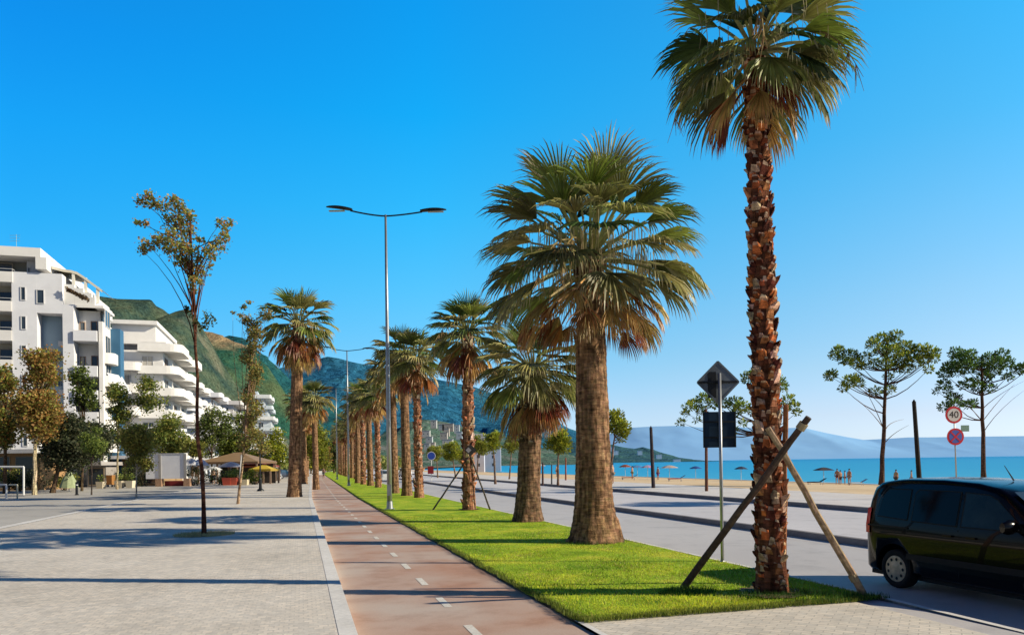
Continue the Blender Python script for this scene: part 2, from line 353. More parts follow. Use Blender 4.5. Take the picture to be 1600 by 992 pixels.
# ------------------------------------------------------------------ palms
GREEN = (.055, .105, .022); OLIVE = (.26, .26, .085); LIME = (.30, .38, .06); BROWN = (.36, .15, .045); TAN = (.62, .38, .13); RUST = (.24, .055, .025)
def frond(mb, base, az, el, pet, R, colf, nseg=30, spread=2.0, droop=.5, tipd=.5, gap=.0):
    f0 = Vector((cos(az)*cos(el), sin(az)*cos(el), sin(el))); side = Vector((-sin(az), cos(az), 0))
    pts = []; p = Vector(base); d = f0.copy(); st = pet/5
    for i in range(6):
        pts.append(p.copy()); p = p+d*st; d = (d+Vector((0, 0, -droop*.12))).normalized()
    pc = colf('petiole', 0)
    mb.tube(pts, [.022*R+.012*R*(1-i/5) for i in range(6)], pc, 3, False)
    hub = pts[-1]; f = d; n = side.cross(f).normalized()
    if n.z < 0: n = -n
    for j in range(nseg):
        ph = (j/(nseg-1)-.5)*2*spread*.55
        if gap and random.random() < gap: continue
        sd = (f*cos(ph)+side*sin(ph)).normalized()
        sd = (sd+n*.16*abs(sin(ph))).normalized()
        L_ = R*(.72+.28*cos(ph))*rr(.88, 1.06); perp = (side*cos(ph)-f*sin(ph)).normalized()
        pl = perp*.8+n*(.75 if j % 2 else -.75); pl.normalize()
        w = R*.5*(spread*1.1/nseg)*.66
        c = colf('leaf', abs(ph)/(spread*.55)); ct = colf('tip', 0)
        q = hub.copy(); dd = sd.copy(); prev = (q, .15*w)
        for k, (fr_, wf, cc) in enumerate(((.30, .9, c), (.30, 1.0, c), (.22, .6, c), (.18, .04, ct))):
            dd = (dd+Vector((0, 0, -tipd*(.03, .16, .45, .8)[k]*rr(.7, 1.3)))).normalized()
            q2 = prev[0]+dd*L_*fr_; w2 = w*wf
            mb.face([prev[0]-pl*prev[1], prev[0]+pl*prev[1], q2+pl*w2, q2-pl*w2], cc); prev = (q2, w2)
def palm_crown(top, pet, R, ng, nb, seed, nseg=28, hang=1.0, brown=1.0, droop=.6, elmin=-.35, elmax=1.35, dry=0.0, dark=.25, bpet=1.0, bR=1.0):
    random.seed(seed); g = MB(); b = MB()
    ga = 2.39996
    for i in range(ng):
        u = i/ng; el = elmax-(elmax-elmin)*(u**.85)+rr(-.1, .1)
        az = i*ga+rr(-.25, .25)
        young = 1-u
        base = mixc(LIME, GREEN, min(1, rr(.1, 1.3)*(.5+u))) if random.random() < .6 else mixc(OLIVE, LIME, rr(0, .8))
        if random.random() < dry*(.4+u): base = mixc(base, (.52, .44, .17), rr(.3, 1))
        if random.random() < dark: base = tuple(x*.35 for x in base)
        if u > .6: base = mixc(base, OLIVE, rr(0, .6))
        def cf(kind, q, base=base, u=u):
            if kind == 'petiole': return vary((.36, .36, .13), .2)
            if kind == 'tip': return vary(mixc(base, (.45, .36, .18), .15+.5*u), .25)
            return vary(base, .28)
        p0 = Vector(top)+Vector((cos(az)*.12*R, sin(az)*.12*R, (.35-u*.55)*R*.5))
        frond(g, p0, az, el, pet*rr(.85, 1.1)*(.75 if u < .15 else 1), R*rr(.88, 1.08)*(.8 if u < .12 else 1), cf, nseg, rr(1.2, 2.25), droop*rr(.8, 1.3), .35+1.0*u, .07)
    for i in range(nb):
        u = i/max(1, nb); el = elmin-.0-u*.75*hang+rr(-.15, .15); az = i*ga*1.02+rr(-.3, .3)
        base = random.choice((BROWN, TAN, RUST, BROWN, mixc(OLIVE, TAN, .5)))
        def cf(kind, q, base=base): return vary(mixc(base, TAN, .4*(kind == 'tip')), .3, .12)
        p0 = Vector(top)+Vector((cos(az)*.1*R, sin(az)*.1*R, -.25*R-u*.25*R))
        frond(b, p0, az, el, pet*bpet*rr(.75, 1.05), bR*R*rr(.7, 1.0), cf, max(10, nseg-8), rr(.8, 1.5), droop*1.1, 1.3, .12)
    return g, b
def skirt_threads(mb, top, R, n):
    for i in range(n):
        az = rr(0, 2*pi); r = rr(.2, 1.1)*R; p = Vector(top)+Vector((cos(az)*r, sin(az)*r, rr(-.2, .6)*R)); c = vary((.5, .42, .22), .2)
        q = p+Vector((rr(-.05, .05), rr(-.05, .05), -rr(.3, .9)*R)); m_ = (p+q)/2+Vector((rr(-.04, .04), rr(-.04, .04), 0)); w = Vector((.006*R, 0, 0))
        mb.face([p-w, p+w, m_+w, m_-w], c); mb.face([m_-w, m_+w, q+w*.3, q-w*.3], c)
def smooth_trunk(mb, base, top, r0, r1, flare, c1, c2, seed, n=32, rings=60, groove=.05, lumps=0.0):
    base = Vector(base); top = Vector(top); H = (top-base).length; rows = []
    for i in range(rings+1):
        u = i/rings; z = u*H; p = base.lerp(top, u)
        r = r0+(r1-r0)*u+flare*math.exp(-z/.45)
        row = []
        for k in range(n):
            a = 2*pi*k/n
            q = r*(1+groove*noise.noise(Vector((cos(a)*1.6, sin(a)*1.6, z*3.0+seed)))+.02*(i % 2)+lumps*math.exp(-z/.5)*max(0, noise.noise(Vector((cos(a)*2, sin(a)*2, z*.8+seed)))))
            row.append(p+Vector((cos(a)*q, sin(a)*q, 0)))
        rows.append(row)
    def col(i, j):
        nn = noise.noise(Vector((j*.7, i*.35, seed)))*.5+.5; return vary(mixc(c1, c2, nn), .14)
    mb.grid(rows, col, True)
def boots(mb, base, top, r0, r1, n, seed, size, cs, zmin=0.0, zmax=1.0, out=.6, rag=.02):
    """persistent leaf bases: wedge shaped scales set in a spiral up the trunk"""
    random.seed(seed); base = Vector(base); top = Vector(top); H = (top-base).length
    for i in range(n):
        u = zmin+(zmax-zmin)*(i+rr(-.9, .9))/n; az = i*2.39996+rr(-.45, .45); p = base.lerp(top, max(0, u)); r = (r0+(r1-r0)*u)*.93
        o = Vector((cos(az), sin(az), 0)); sd = Vector((-sin(az), cos(az), 0)); s = size*rr(.55, 1.45); h = s*rr(.8, 1.9)
        a = p+o*r*1.0-sd*s*.62; b = p+o*r*1.0+sd*s*.62
        tipo = o*(r+s*out*rr(.2, 1.5)); c = p+tipo-sd*s*.3+Vector((0, 0, h)); d = p+tipo+sd*s*.25+Vector((0, 0, h*rr(.8, 1)))
        e = p+o*(r*.9)-sd*s*.5+Vector((0, 0, h*.75)); f = p+o*(r*.9)+sd*s*.5+Vector((0, 0, h*.75))
        cc = vary(random.choice(cs), .3, .1); ct = vary(mixc(cc, (.62, .48, .34), .55), .2)
        m1 = a.lerp(c, .72)+o*s*.1; m2 = b.lerp(d, .72)+o*s*.1
        mb.face([a, b, m2, m1], cc); mb.face([m1, m2, d, c], ct); mb.face([c, d, f, e], vary((.04, .02, .012), .3)); mb.face([a, m1, c, e], vary(cc, .3)); mb.face([b, f, d, m2], vary(cc, .3))
def palm(label, base, top, r0, r1, pet, R, ng, nb, seed, style='smooth', flare=.1, group=None, nseg=28, threads=0, hang=1.0, stalks=3, **kw):
    t = thing('palm_tree', base, label, 'palm tree', group)
    g, b = palm_crown(top, pet, R, ng, nb, seed, nseg, hang, **kw)
    tr = MB(); H = top[2]-base[2]
    if style == 'rough':
        smooth_trunk(tr, base, top, r0*.9, r1*.9, flare, (.10, .035, .018), (.22, .09, .05), seed, 16, 40)
        boots(tr, base, top, r0, r1, int(H*85), seed, .084, [(.36, .11, .045), (.44, .18, .08), (.10, .03, .02), (.60, .40, .27), (.52, .15, .05), (.16, .05, .03)])
    elif style == 'reddish':
        smooth_trunk(tr, base, top, r0*.92, r1*.92, flare, (.22, .09, .05), (.46, .24, .14), seed, 14, 40)
        boots(tr, base, top, r0, r1, int(H*22), seed, .13, [(.40, .16, .08), (.52, .25, .14), (.26, .10, .06), (.60, .44, .32)])
    elif style == 'mixed':
        smooth_trunk(tr, base, top, r0, r1, flare, (.07, .04, .024), (.36, .22, .13), seed, 32, 60, lumps=.3)
        boots(tr, base, top, r0, r1, int(H*34), seed, .15, [(.10, .07, .05), (.16, .12, .09), (.2, .14, .1)], .5, .97, .45)
    else:
        smooth_trunk(tr, base, top, r0, r1, flare, (.075, .036, .02), (.46, .27, .15), seed, 32, int(H*12), lumps=.5 if style == 'lumpy' else 0)
        boots(tr, base, top, r0*.98, r1, int(R*55), seed, .11*R, [(.10, .05, .03), (.22, .11, .06), (.34, .2, .12)], .84, 1.0, .5)
    tr.build('trunk', M_bark, t, style in ('smooth', 'lumpy', 'mixed')); g.build('crown', M_frond, t)
    if threads: random.seed(seed+5); skirt_threads(b, top, R, threads)
    b.build('dead_fronds', M_frond, t)
    for i in range(stalks):
        random.seed(seed+20+i); sm = MB(); az = rr(0, 2*pi); p = Vector(top); pts = []; d = Vector((cos(az)*.8, sin(az)*.8, .6))
        for k in range(9): pts.append(p.copy()); p = p+d*R*.22; d = (d+Vector((0, 0, -.32))).normalized()
        sm.tube(pts, [.02*R*(1-k/11) for k in range(9)], (.4, .3, .12), 4)
        for k in range(4, 9):
            for _ in range(5): q = pts[k]+Vector((rr(-.15, .15), rr(-.15, .15), -rr(.15, .45)))*R; sm.tube([pts[k], q], [.008*R, .003*R], vary((.42, .26, .1), .2), 3, False)
        sm.build('flower_stalk', M_frond, t)
    return t
b1 = ground(1206, 926, ZV); t1_ = at(1179, 84, b1.y+.05)
palm('tallest palm with shaggy reddish trunk propped by wooden poles', b1, t1_, .215, .135, .55, .98, 40, 9, 3, 'rough', .05, nseg=34, threads=30, droop=.7, elmin=-.55, elmax=1.4, hang=.5, dark=.5, bpet=.7, dry=.15)
b2 = ground(929, 845, ZV); t2_ = at(921, 406, b2.y)
palm('widest palm, thick smooth trunk flaring into roots', b2, t2_, .47, .32, 1.55, 1.5, 60, 30, 15, 'lumpy', .22, nseg=36, threads=260, droop=.5, elmin=-.35, elmax=1.45, hang=.5, stalks=5, dark=.35, dry=.5, bpet=.9, bR=.85)
b3 = ground(824, 814, ZV); t3_ = at(832, 580, b3.y)
palm('short stout palm just left of the big palm, dark scaly trunk and rust coloured skirt', b3, t3_, .40, .33, .9, 1.32, 46, 26, 27, 'mixed', .12, nseg=30, threads=120, hang=1.0, elmin=-.5, dry=.5, dark=.2)
b4 = ground(733, 796, ZV); t4_ = at(730, 522, b4.y)
palm('slim reddish palm held by two thin dark props, vivid green top', b4, t4_, .27, .22, .7, 1.3, 36, 24, 31, 'reddish', .06, nseg=26, elmax=1.5, hang=1.2, dry=.25, dark=.3)
GP = 'palms in the row along the grass verge'
b5 = ground(655, 777, ZV); t5_ = at(650, 562, b5.y)
p5 = palm('palm with scaly red brown trunk, first trunk right of the tall near lamp post', b5, t5_, .27, .21, .9, 1.35, 34, 14, 43, 'reddish', .06, GP, nseg=22, elmax=1.5, dry=.55)
b6 = ground(636, 774, ZV); t6_ = at(630, 556, b6.y)
p6 = palm('palm with smooth brown trunk directly left of the scaly red brown one', b6, t6_, .30, .24, .9, 1.4, 34, 14, 47, 'smooth', .08, GP, nseg=22, elmax=1.5, dry=.55)
rt = MB(); random.seed(8)
for (dx, dy, h, r) in ((.46, -.05, .85, .09), (.40, .22, .7, .08)):
    q = b2+Vector((dx*.7, dy*.7, h)); e = b2+Vector((dx*1.35, dy*1.35, -.03)); rt.tube([q, q.lerp(e, .45)+Vector((dx*.12, dy*.12, .05)), e], [r*.5, r, r*1.25], lambda i, j: vary((.36, .2, .11), .35), 10)
rt.build('root_flare', M_bark, [o for o in COL.objects if o.name == 'palm_tree.001'][0], True)
# left palm on the promenade
b7 = ground(460, 776, ZP); t7_ = at(466, 508, b7.y)
p7 = palm('thick straight brown palm standing alone on the pale promenade left of the cycle path', b7, t7_, .40, .30, 1.1, 1.55, 36, 34, 53, 'smooth', .08, nseg=26, elmax=1.5, hang=1.25, stalks=2, dry=.5)
# the receding rows reuse three prototypes
protos = [p6, p5, p7]
def far_palm(px, py, toppx_h, label, grp, seed, z=ZV, k=None):
    b = ground(px, py, z); src = [(p6, t6_.z-b6.z), (p5, t5_.z-b5.z)][seed % 2]
    return place_copy(src[0], b, seed*1.7, (toppx_h/src[1]), label, grp)
far_palm(617, 770, 8.3, 'palm whose trunk stands right behind the tall near lamp post', GP, 0)
for i, (px, py, h, lb) in enumerate(((591, 761, 8.2, 'verge palm with dark trunk, first left of the tall near lamp post'),
        (579, 758.5, 8.4, 'verge palm, second trunk to the left of the tall near lamp post'),
        (568, 756.5, 8.6, 'verge palm, third trunk to the left of the tall near lamp post'),
        (559, 754.5, 8.3, 'verge palm just right of the second lamp post, fourth left of the near one'))):
    far_palm(px, py, h, lb, GP, 3+i)
for i in range(9):
    s = 98+i*9.5; b = P(s, 6.6, ZV); names = ['first', 'second', 'third', 'fourth', 'fifth', 'sixth', 'seventh', 'eighth', 'farthest']
    o = place_copy((p6, p5)[i % 2], b, i*2.1, rr(.92, 1.08), names[i]+' of the distant verge palms past the second lamp post', GP)
for i, (s, t, h, lb) in enumerate(((60, .9, .80, 'palm directly behind the lone thick brown palm'),
        (80, -.2, .8, 'second palm behind the lone thick brown palm along the promenade edge'),
        (98, -.3, .85, 'third palm behind the lone thick brown palm along the promenade edge'),
        (116, -.4, .85, 'fourth palm behind the lone thick brown palm, near the end of the path'),
        (136, -.3, .9, 'fifth and farthest palm on the promenade side of the path'))):
    place_copy(p7 if i else p6, P(s, t, ZP), i*1.3+1, h, lb, 'palms along the promenade side of the path')
# ------------------------------------------------------------------ props round the palms
def prop(a, b, r, label, c, name='wooden_prop', tape=None):
    t = thing(name, a, label, 'tree prop', 'wooden props bracing young palms'); mb = MB(); n = 8; pts = [a.lerp(b, i/n)+Vector((rr(-.01, .01), rr(-.01, .01), 0)) for i in range(n+1)]
    mb.tube(pts, [r*(1.1-.25*i/n) for i in range(n+1)], lambda i, j: vary(c, .2), 7); mb.build('pole', M_wood, t)
    if tape:
        m2 = MB(); q = a.lerp(b, tape); d = (b-a).normalized(); m2.tube([q-d*.05, q+d*.05], r*1.25, (.42, .34, .2), 8); m2.build('binding', M_cloth, t)
pt = b1+Vector((.12, -.35, 0))
prop(ground(1068, 918, ZV), at(1263, 652, b1.y-.9), .052, 'long dark wooden pole leaning up to the right across the shaggy trunk', (.09, .06, .042), tape=.955)
prop(ground(1352, 934, ZV-.03), at(1200, 668, b1.y-.32), .05, 'light brown wooden pole leaning up to the left from beside the road', (.36, .25, .15), tape=.12)
prop(b1+Vector((.5, .9, 0)), at(1227, 632, b1.y+.30), .045, 'short upright rust coloured pole behind the shaggy trunk', (.30, .12, .05))
tg4 = b4
prop(ground(676, 797, ZV), at(740, 702, b4.y-.25), .035, 'thin dark prop leaning right against the slim reddish palm', (.07, .06, .055), tape=.95)
prop(ground(766, 796, ZV), at(735, 712, b4.y-.2), .035, 'thin dark prop leaning left against the slim reddish palm', (.09, .075, .06))
# palm 1 string tie
# worn soil round each near trunk
random.seed(31)
for q, r in ((b1, .5), (b2, .72), (b3, .5), (b4, .5)):
    mb = MB(); mb.face([q+Vector((cos(a*pi/12)*r*rr(.8, 1.15), sin(a*pi/12)*r*rr(.8, 1.15), .026)) for a in range(24)]); struct(mb.build('bare_soil', m_soil))
# ------------------------------------------------------------------ broadleaf trees, pines, saplings
def leaves(mb, c, r, n, size, cols, flat=1.0, drop=0.0):
    c = Vector(c)
    for _ in range(n):
        v = Vector((random.gauss(0, 1), random.gauss(0, 1), random.gauss(0, 1))); v.normalize(); v *= r*random.random()**.45; v.z *= flat
        p = c+v; a = rr(0, 2*pi); e = rr(-1.2, .8)-drop; d = Vector((cos(a)*cos(e), sin(a)*cos(e), sin(e))); q = Vector((rr(-1, 1), rr(-1, 1), rr(-1, 1))); w = d.cross(q)
        if w.length < .1: continue
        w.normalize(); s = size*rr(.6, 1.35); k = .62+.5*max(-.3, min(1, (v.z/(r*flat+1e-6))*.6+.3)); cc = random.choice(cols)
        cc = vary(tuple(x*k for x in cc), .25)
        mb.face([p-d*s*.5, p+w*s*.36, p+d*s*.5, p-w*s*.36], cc)
def needles(mb, c, r, n, size, cols, flat=.8):
    c = Vector(c)
    for _ in range(n):
        v = Vector((random.gauss(0, 1), random.gauss(0, 1), random.gauss(0, 1))).normalized(); u = v*r*random.random()**.4; u.z *= flat
        p = c+u; d = (v+Vector((rr(-.5, .5), rr(-.5, .5), rr(-.1, .9)))).normalized(); w = d.cross(Vector((rr(-1, 1), rr(-1, 1), rr(-1, 1))))
        if w.length < .1: continue
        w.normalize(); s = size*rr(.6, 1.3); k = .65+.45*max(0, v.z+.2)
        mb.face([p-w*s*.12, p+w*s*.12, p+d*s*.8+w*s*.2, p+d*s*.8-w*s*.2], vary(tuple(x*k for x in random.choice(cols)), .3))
def limbs(tb, start, ends, r, c, sag=.12, n=5):
    start = Vector(start)
    for e in ends:
        e = Vector(e); ln = (e-start).length; m = start+Vector(((e.x-start.x)*.35, (e.y-start.y)*.35, max(.45*ln*.6, (e.z-start.z)*.62)-sag*ln))+Vector((rr(-.08, .08), rr(-.08, .08), rr(-.05, .05)))*ln
        pts = [start.lerp(m, i/n).lerp(m.lerp(e, i/n), i/n) for i in range(n+1)]
        tb.tube(pts, [r*(1-.8*i/n) for i in range(n+1)], c, 5, False)
def tree(base, label, cat='tree', name='broadleaf_tree', group=None, trunk_top=None, r=.12, clumps=(), lsize=.2, dens=90, cols=(GREEN,), bark=(.12, .08, .05), kind='leaf', fork=.55, flat=.8, fillers=0, lowtrunk=None):
    """clumps: (point, radius)"""
    t = thing(name, base, label, cat, group); tb = MB(); lb = MB(); base = Vector(base); top = Vector(trunk_top)
    n = 10; wob = [Vector((noise.noise(Vector((i*.7, base.x, 1)))*.12, noise.noise(Vector((i*.7, base.x, 9)))*.12, 0))*(top-base).length*.12*sin(pi*i/n) for i in range(n+1)]
    pts = [base.lerp(top, i/n)+wob[i] for i in range(n+1)]
    tb.tube(pts, [r*(1.25 if i == 0 else 1)*(1-.6*i/n) for i in range(n+1)], lambda i, j: vary(bark, .25), 8)
    for c, cr in clumps:
        c = Vector(c); k = min(n, max(int(n*fork), int(n*(fork+(1-fork)*rr(0, .9)))))
        if pts[k].z > c.z-.2: k = max(int(n*fork*.8), k-3)
        if kind == 'pine':
            hd = sqrt((c.x-base.x)**2+(c.y-base.y)**2); zt = c.z-.35*hd; u = min(1, max(fork, (zt-base.z)/(top-base).length)); st_ = pts[int(u*n)]
            mid = st_.lerp(c, .5)+Vector((rr(-.1, .1), rr(-.1, .1), -.10*hd)); tb.tube([st_, st_.lerp(mid, .5)+Vector((0, 0, -.03*hd)), mid, mid.lerp(c, .5)+Vector((0, 0, -.02*hd)), c], [r*.28, r*.22, r*.17, r*.12, r*.05], vary(bark, .2), 5, False)
        else: limbs(tb, pts[k], [c], r*.32, vary(bark, .2), .06)
        m = int(dens*(2.6 if kind == 'leaf' else 5.0)*cr*cr/(lsize*lsize*10))
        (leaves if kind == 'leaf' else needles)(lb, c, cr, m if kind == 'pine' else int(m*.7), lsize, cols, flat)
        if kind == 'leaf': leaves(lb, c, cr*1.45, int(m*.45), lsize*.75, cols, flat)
    tb.build('trunk', M_bark, t); lb.build('crown', M_leaf, t); return t
def cloud(ctr, rx, rz, n, r0, r1, seed, inner=.35):
    random.seed(seed); out = []
    for i in range(n):
        v = Vector((random.gauss(0, 1), random.gauss(0, 1), random.gauss(0, 1))).normalized()*(inner+(1-inner)*random.random()**.5)
        out.append((Vector(ctr)+Vector((v.x*rx, v.y*rx, v.z*rz)), rr(r0, r1)))
    return out
OL = [(.34, .35, .07), (.42, .38, .08), (.22, .26, .06)]; OR = [(.50, .25, .07), (.38, .18, .05), (.33, .24, .07), (.58, .36, .12)]
DK = [(.05, .07, .035), (.08, .10, .045), (.15, .15, .08)]; GR = [(.22, .30, .06), (.34, .40, .08), (.14, .20, .05)]
YG = [(.50, .50, .04), (.38, .42, .04), (.22, .28, .04)]; PN = [(.15, .26, .04), (.28, .38, .05), (.44, .46, .07), (.09, .15, .03)]; PND = [(.07, .16, .05), (.16, .30, .06), (.05, .09, .04)]
# near sapling with the windblown crown
sb = ground(319, 835, ZP); Y = sb.y
cl = [(232, 305, .16), (222, 315, .2), (240, 318, .22), (256, 321, .2), (216, 348, .13), (228, 349, .12), (268, 312, .17), (278, 322, .24), (272, 345, .3), (292, 338, .26), (290, 360, .3), (268, 368, .26),
      (250, 376, .24), (232, 383, .24), (222, 391, .16), (262, 390, .22), (282, 386, .3), (296, 392, .26), (280, 407, .24), (295, 415, .28), (308, 425, .26), (306, 440, .22), (314, 405, .16), (326, 392, .22), (340, 383, .24), (350, 372, .18), (345, 348, .16), (358, 349, .15), (352, 360, .12), (326, 415, .13), (332, 402, .15), (302, 452, .16), (312, 375, .14)]
random.seed(5); cl = [(at(x, y, Y+rr(-.35, .35)), r) for x, y, r in cl]
cl2 = [(at(x, y, Y+rr(-.2, .2)), r) for x, y, r in ((322, 494, .2), (330, 503, .16), (298, 490, .14), (304, 502, .16), (318, 512, .15), (292, 482, .1))]
st = tree(sb, 'tall thin sapling with windblown orange and green crown growing in the paving', 'tree', 'young_tree', None, at(297, 345, Y), .062, cl, .09, 85, [(.62, .44, .12), (.36, .42, .10), (.66, .32, .10), (.26, .34, .10), (.52, .52, .15)], (.13, .055, .035), fork=.76)
random.seed(6); mb = MB()
for c, r in cl2: leaves(mb, c, r, 45, .085, [(.12, .16, .06), (.2, .2, .07), (.07, .1, .05)])
mb.build('lower_foliage', M_leaf, st)
mb = MB(); c0 = sb+Vector((0, 0, .003)); mb.face([c0+Vector((cos(a*pi/12)*.72*rr(.85, 1.1), sin(a*pi/12)*.72*rr(.85, 1.1), .002)) for a in range(24)]); struct(mb.build('tree_pit', m_soil))
mb = MB()
for _ in range(1500):
    a = rr(0, 2*pi); q = .8*sqrt(random.random()); p = sb+Vector((cos(a)*q, sin(a)*q, 0)); h = rr(.02, .09); mb.face([p-Vector((.008, 0, 0)), p+Vector((.008, 0, 0)), p+Vector((rr(-.03, .03), rr(-.03, .03), h))], vary((.66, .50, .24), .3))
stuff(mb.build('dry_grass', M_leaf), 'dry yellow grass round the foot of the near sapling', 'grass')
# second sapling with hanging foliage column
s2 = ground(372, 787, ZP); Y = s2.y; random.seed(9)
cl = [(at(x+rr(-5, 5), y, Y+rr(-.5, .5)), r) for x, y, r in [(395+6*sin(i), 515+i*9, .35) for i in range(19)]+[(385, 500, .3), (402, 505, .4), (412, 490, .35), (380, 480, .18), (375, 492, .16), (392, 472, .15), (368, 488, .12), (408, 520, .3), (400, 680, .5), (385, 690, .5), (410, 700, .4)]]
tree(s2, 'thin tree with narrow column of yellow brown foliage left of the lone brown palm', 'tree', 'young_tree', None, at(398, 530, Y), .07, cl, .13, 100, [(.50, .40, .11), (.46, .29, .11), (.36, .38, .09), (.2, .22, .07)], (.36, .24, .15), fork=.4)
# street trees on the left
def T(px, py, label, cl_px, trunk, cols, seed, Y=None, ls=.24, r=.13, dens=60, bark=(.12, .08, .05), z=ZP-.02, group=None, cat='tree', name='broadleaf_tree', fork=.5):
    b = ground(px, py, z) if Y is None else at(px, py, Y); b.z = z; Y = b.y; random.seed(seed); out = []
    for x, y, w, h, n in cl_px:
        rx, rz = w/F*Y/2, h/F*Y/2; c = at(x, y, Y)
        out += cloud(c, rx*.85, rz*.9, int(n*1.5), max(.3, min(rx, rz)*.32), max(.45, min(rx, rz)*.62), seed+int(x))
    return tree(b, label, cat, name, group, at(trunk[0], trunk[1], Y), r, out, ls, dens, cols, bark, fork=fork)
T(54, 768, 'autumn brown and olive tree with a pale trunk in front of the white apartment block', [(62, 575, 60, 70, 16), (60, 640, 66, 90, 26)], (56, 590), OR+OL[:2], 1, 56, r=.16, bark=(.5, .4, .25))
T(8, 768, 'olive tree with orange lower leaves at the extreme left edge', [(8, 600, 40, 70, 14), (8, 665, 50, 70, 18)], (8, 620), OR[:2]+OL+OL, 2, 60, r=.16)
T(82, 769, 'broad very dark green tree with low crown behind the folded green parasol', [(105, 690, 110, 80, 44), (55, 655, 70, 40, 14)], (100, 690), DK, 3, 60, r=.2)
T(128, 770, 'slim upright green tree rising before the recessed white balconies', [(130, 610, 40, 80, 18), (134, 690, 60, 70, 24)], (130, 590), GR+DK[:1], 4, 64, r=.1)
T(183, 763, 'airy olive green tree with a thin pale trunk in front of rounded balconies', [(190, 630, 44, 70, 12), (232, 618, 44, 60, 10), (195, 680, 64, 44, 12)], (186, 620), GR+OL, 5, 68, r=.1, bark=(.4, .33, .2))
T(213, 778, 'small street tree on a pale staked trunk left of the white board', [(216, 690, 50, 50, 22), (222, 720, 44, 26, 10)], (214, 690), OL+[(.3, .24, .06)], 6, None, .14, .05, 60, (.45, .4, .32), ZP, cat='tree', name='young_tree')
T(143, 773, 'young tree with a thin dark trunk beside the bollard', [(146, 690, 34, 50, 12)], (144, 690), GR, 7, None, .14, .05, 60, (.08, .06, .05), ZP, name='young_tree')
T(268, 760, 'green tree directly above the white board', [(262, 680, 56, 60, 20), (285, 690, 40, 40, 10)], (268, 680), GR+OL, 8, 88, .3)
T(330, 758, 'dark green tree behind the trunk of the near sapling', [(335, 665, 50, 50, 14), (322, 695, 50, 36, 10)], (332, 670), DK+GR+GR, 9, 92, .3)
T(352, 757, 'light green tree right of the near sapling above the red canopy', [(362, 695, 50, 50, 18), (378, 660, 30, 40, 8)], (362, 690), GR+YG[1:], 10, 95, .3)
T(425, 752, 'yellow green tree left of the lone brown palm, in front of the pale blue building', [(430, 700, 36, 70, 20), (395, 715, 40, 40, 14)], (428, 690), YG, 11, 105, .32)
T(497, 752, 'yellow green tree just right of the lone brown palm trunk', [(492, 690, 44, 60, 22), (505, 720, 24, 40, 8)], (496, 690), YG+OL, 12, 120, .36)
T(300, 759, 'low tree with sparse crown between white board and sapling', [(303, 700, 36, 30, 12)], (302, 700), OL, 13, 84, .25, r=.08)
# hedges and shrubs of the cafe fronts
def shrub(px, py, w, h, label, cols, seed, Y=None, z=ZP-.02, name='shrub', ls=.16, grp=None):
    b = ground(px, py, z) if Y is None else at(px, py, Y); b.z = z; random.seed(seed); t = thing(name, b, label, 'shrub', grp); mb = MB(); tb = MB()
    rx, rz = w/F*b.y/2, h/F*b.y/2
    for c, r in cloud(b+Vector((0, 0, rz)), rx*.8, rz*.75, 12, rz*.35, rz*.55, seed):
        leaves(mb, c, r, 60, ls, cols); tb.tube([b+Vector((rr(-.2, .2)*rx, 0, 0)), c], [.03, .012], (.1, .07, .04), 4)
    tb.build('stem', M_bark, t); mb.build('foliage', M_leaf, t); return t
for i, (px, py, w, h, cc, lb) in enumerate(((10, 776, 50, 42, YG+OL, 'yellow leaved shrub behind the white rail at the left edge'), (55, 765, 60, 44, DK, 'black green hedge clump under the dark tree'),
        (100, 765, 46, 32, GR+OL, 'olive shrub left of the folded parasol'), (165, 762, 36, 36, GR+DK, 'green shrub behind the cream planters'), (196, 762, 40, 34, DK+GR, 'dark shrub right of the cream planters'), (222, 761, 30, 40, DK, 'dark bush beside the left leg of the white board'),
        (305, 760, 50, 34, GR+DK, 'round bush below the pair of white parasols'), (345, 759, 46, 30, DK+GR, 'dark hedge under the brown canopy'), (372, 757, 36, 26, GR, 'green plant behind the red planters'), (398, 755, 40, 26, GR+YG, 'green bush under the yellow awning'), (30, 772, 40, 30, DK, 'dark low bush behind the white goal shaped frame'))):
    shrub(px, py, w, h, lb, cc, 200+i, 78 if px > 140 else 66)
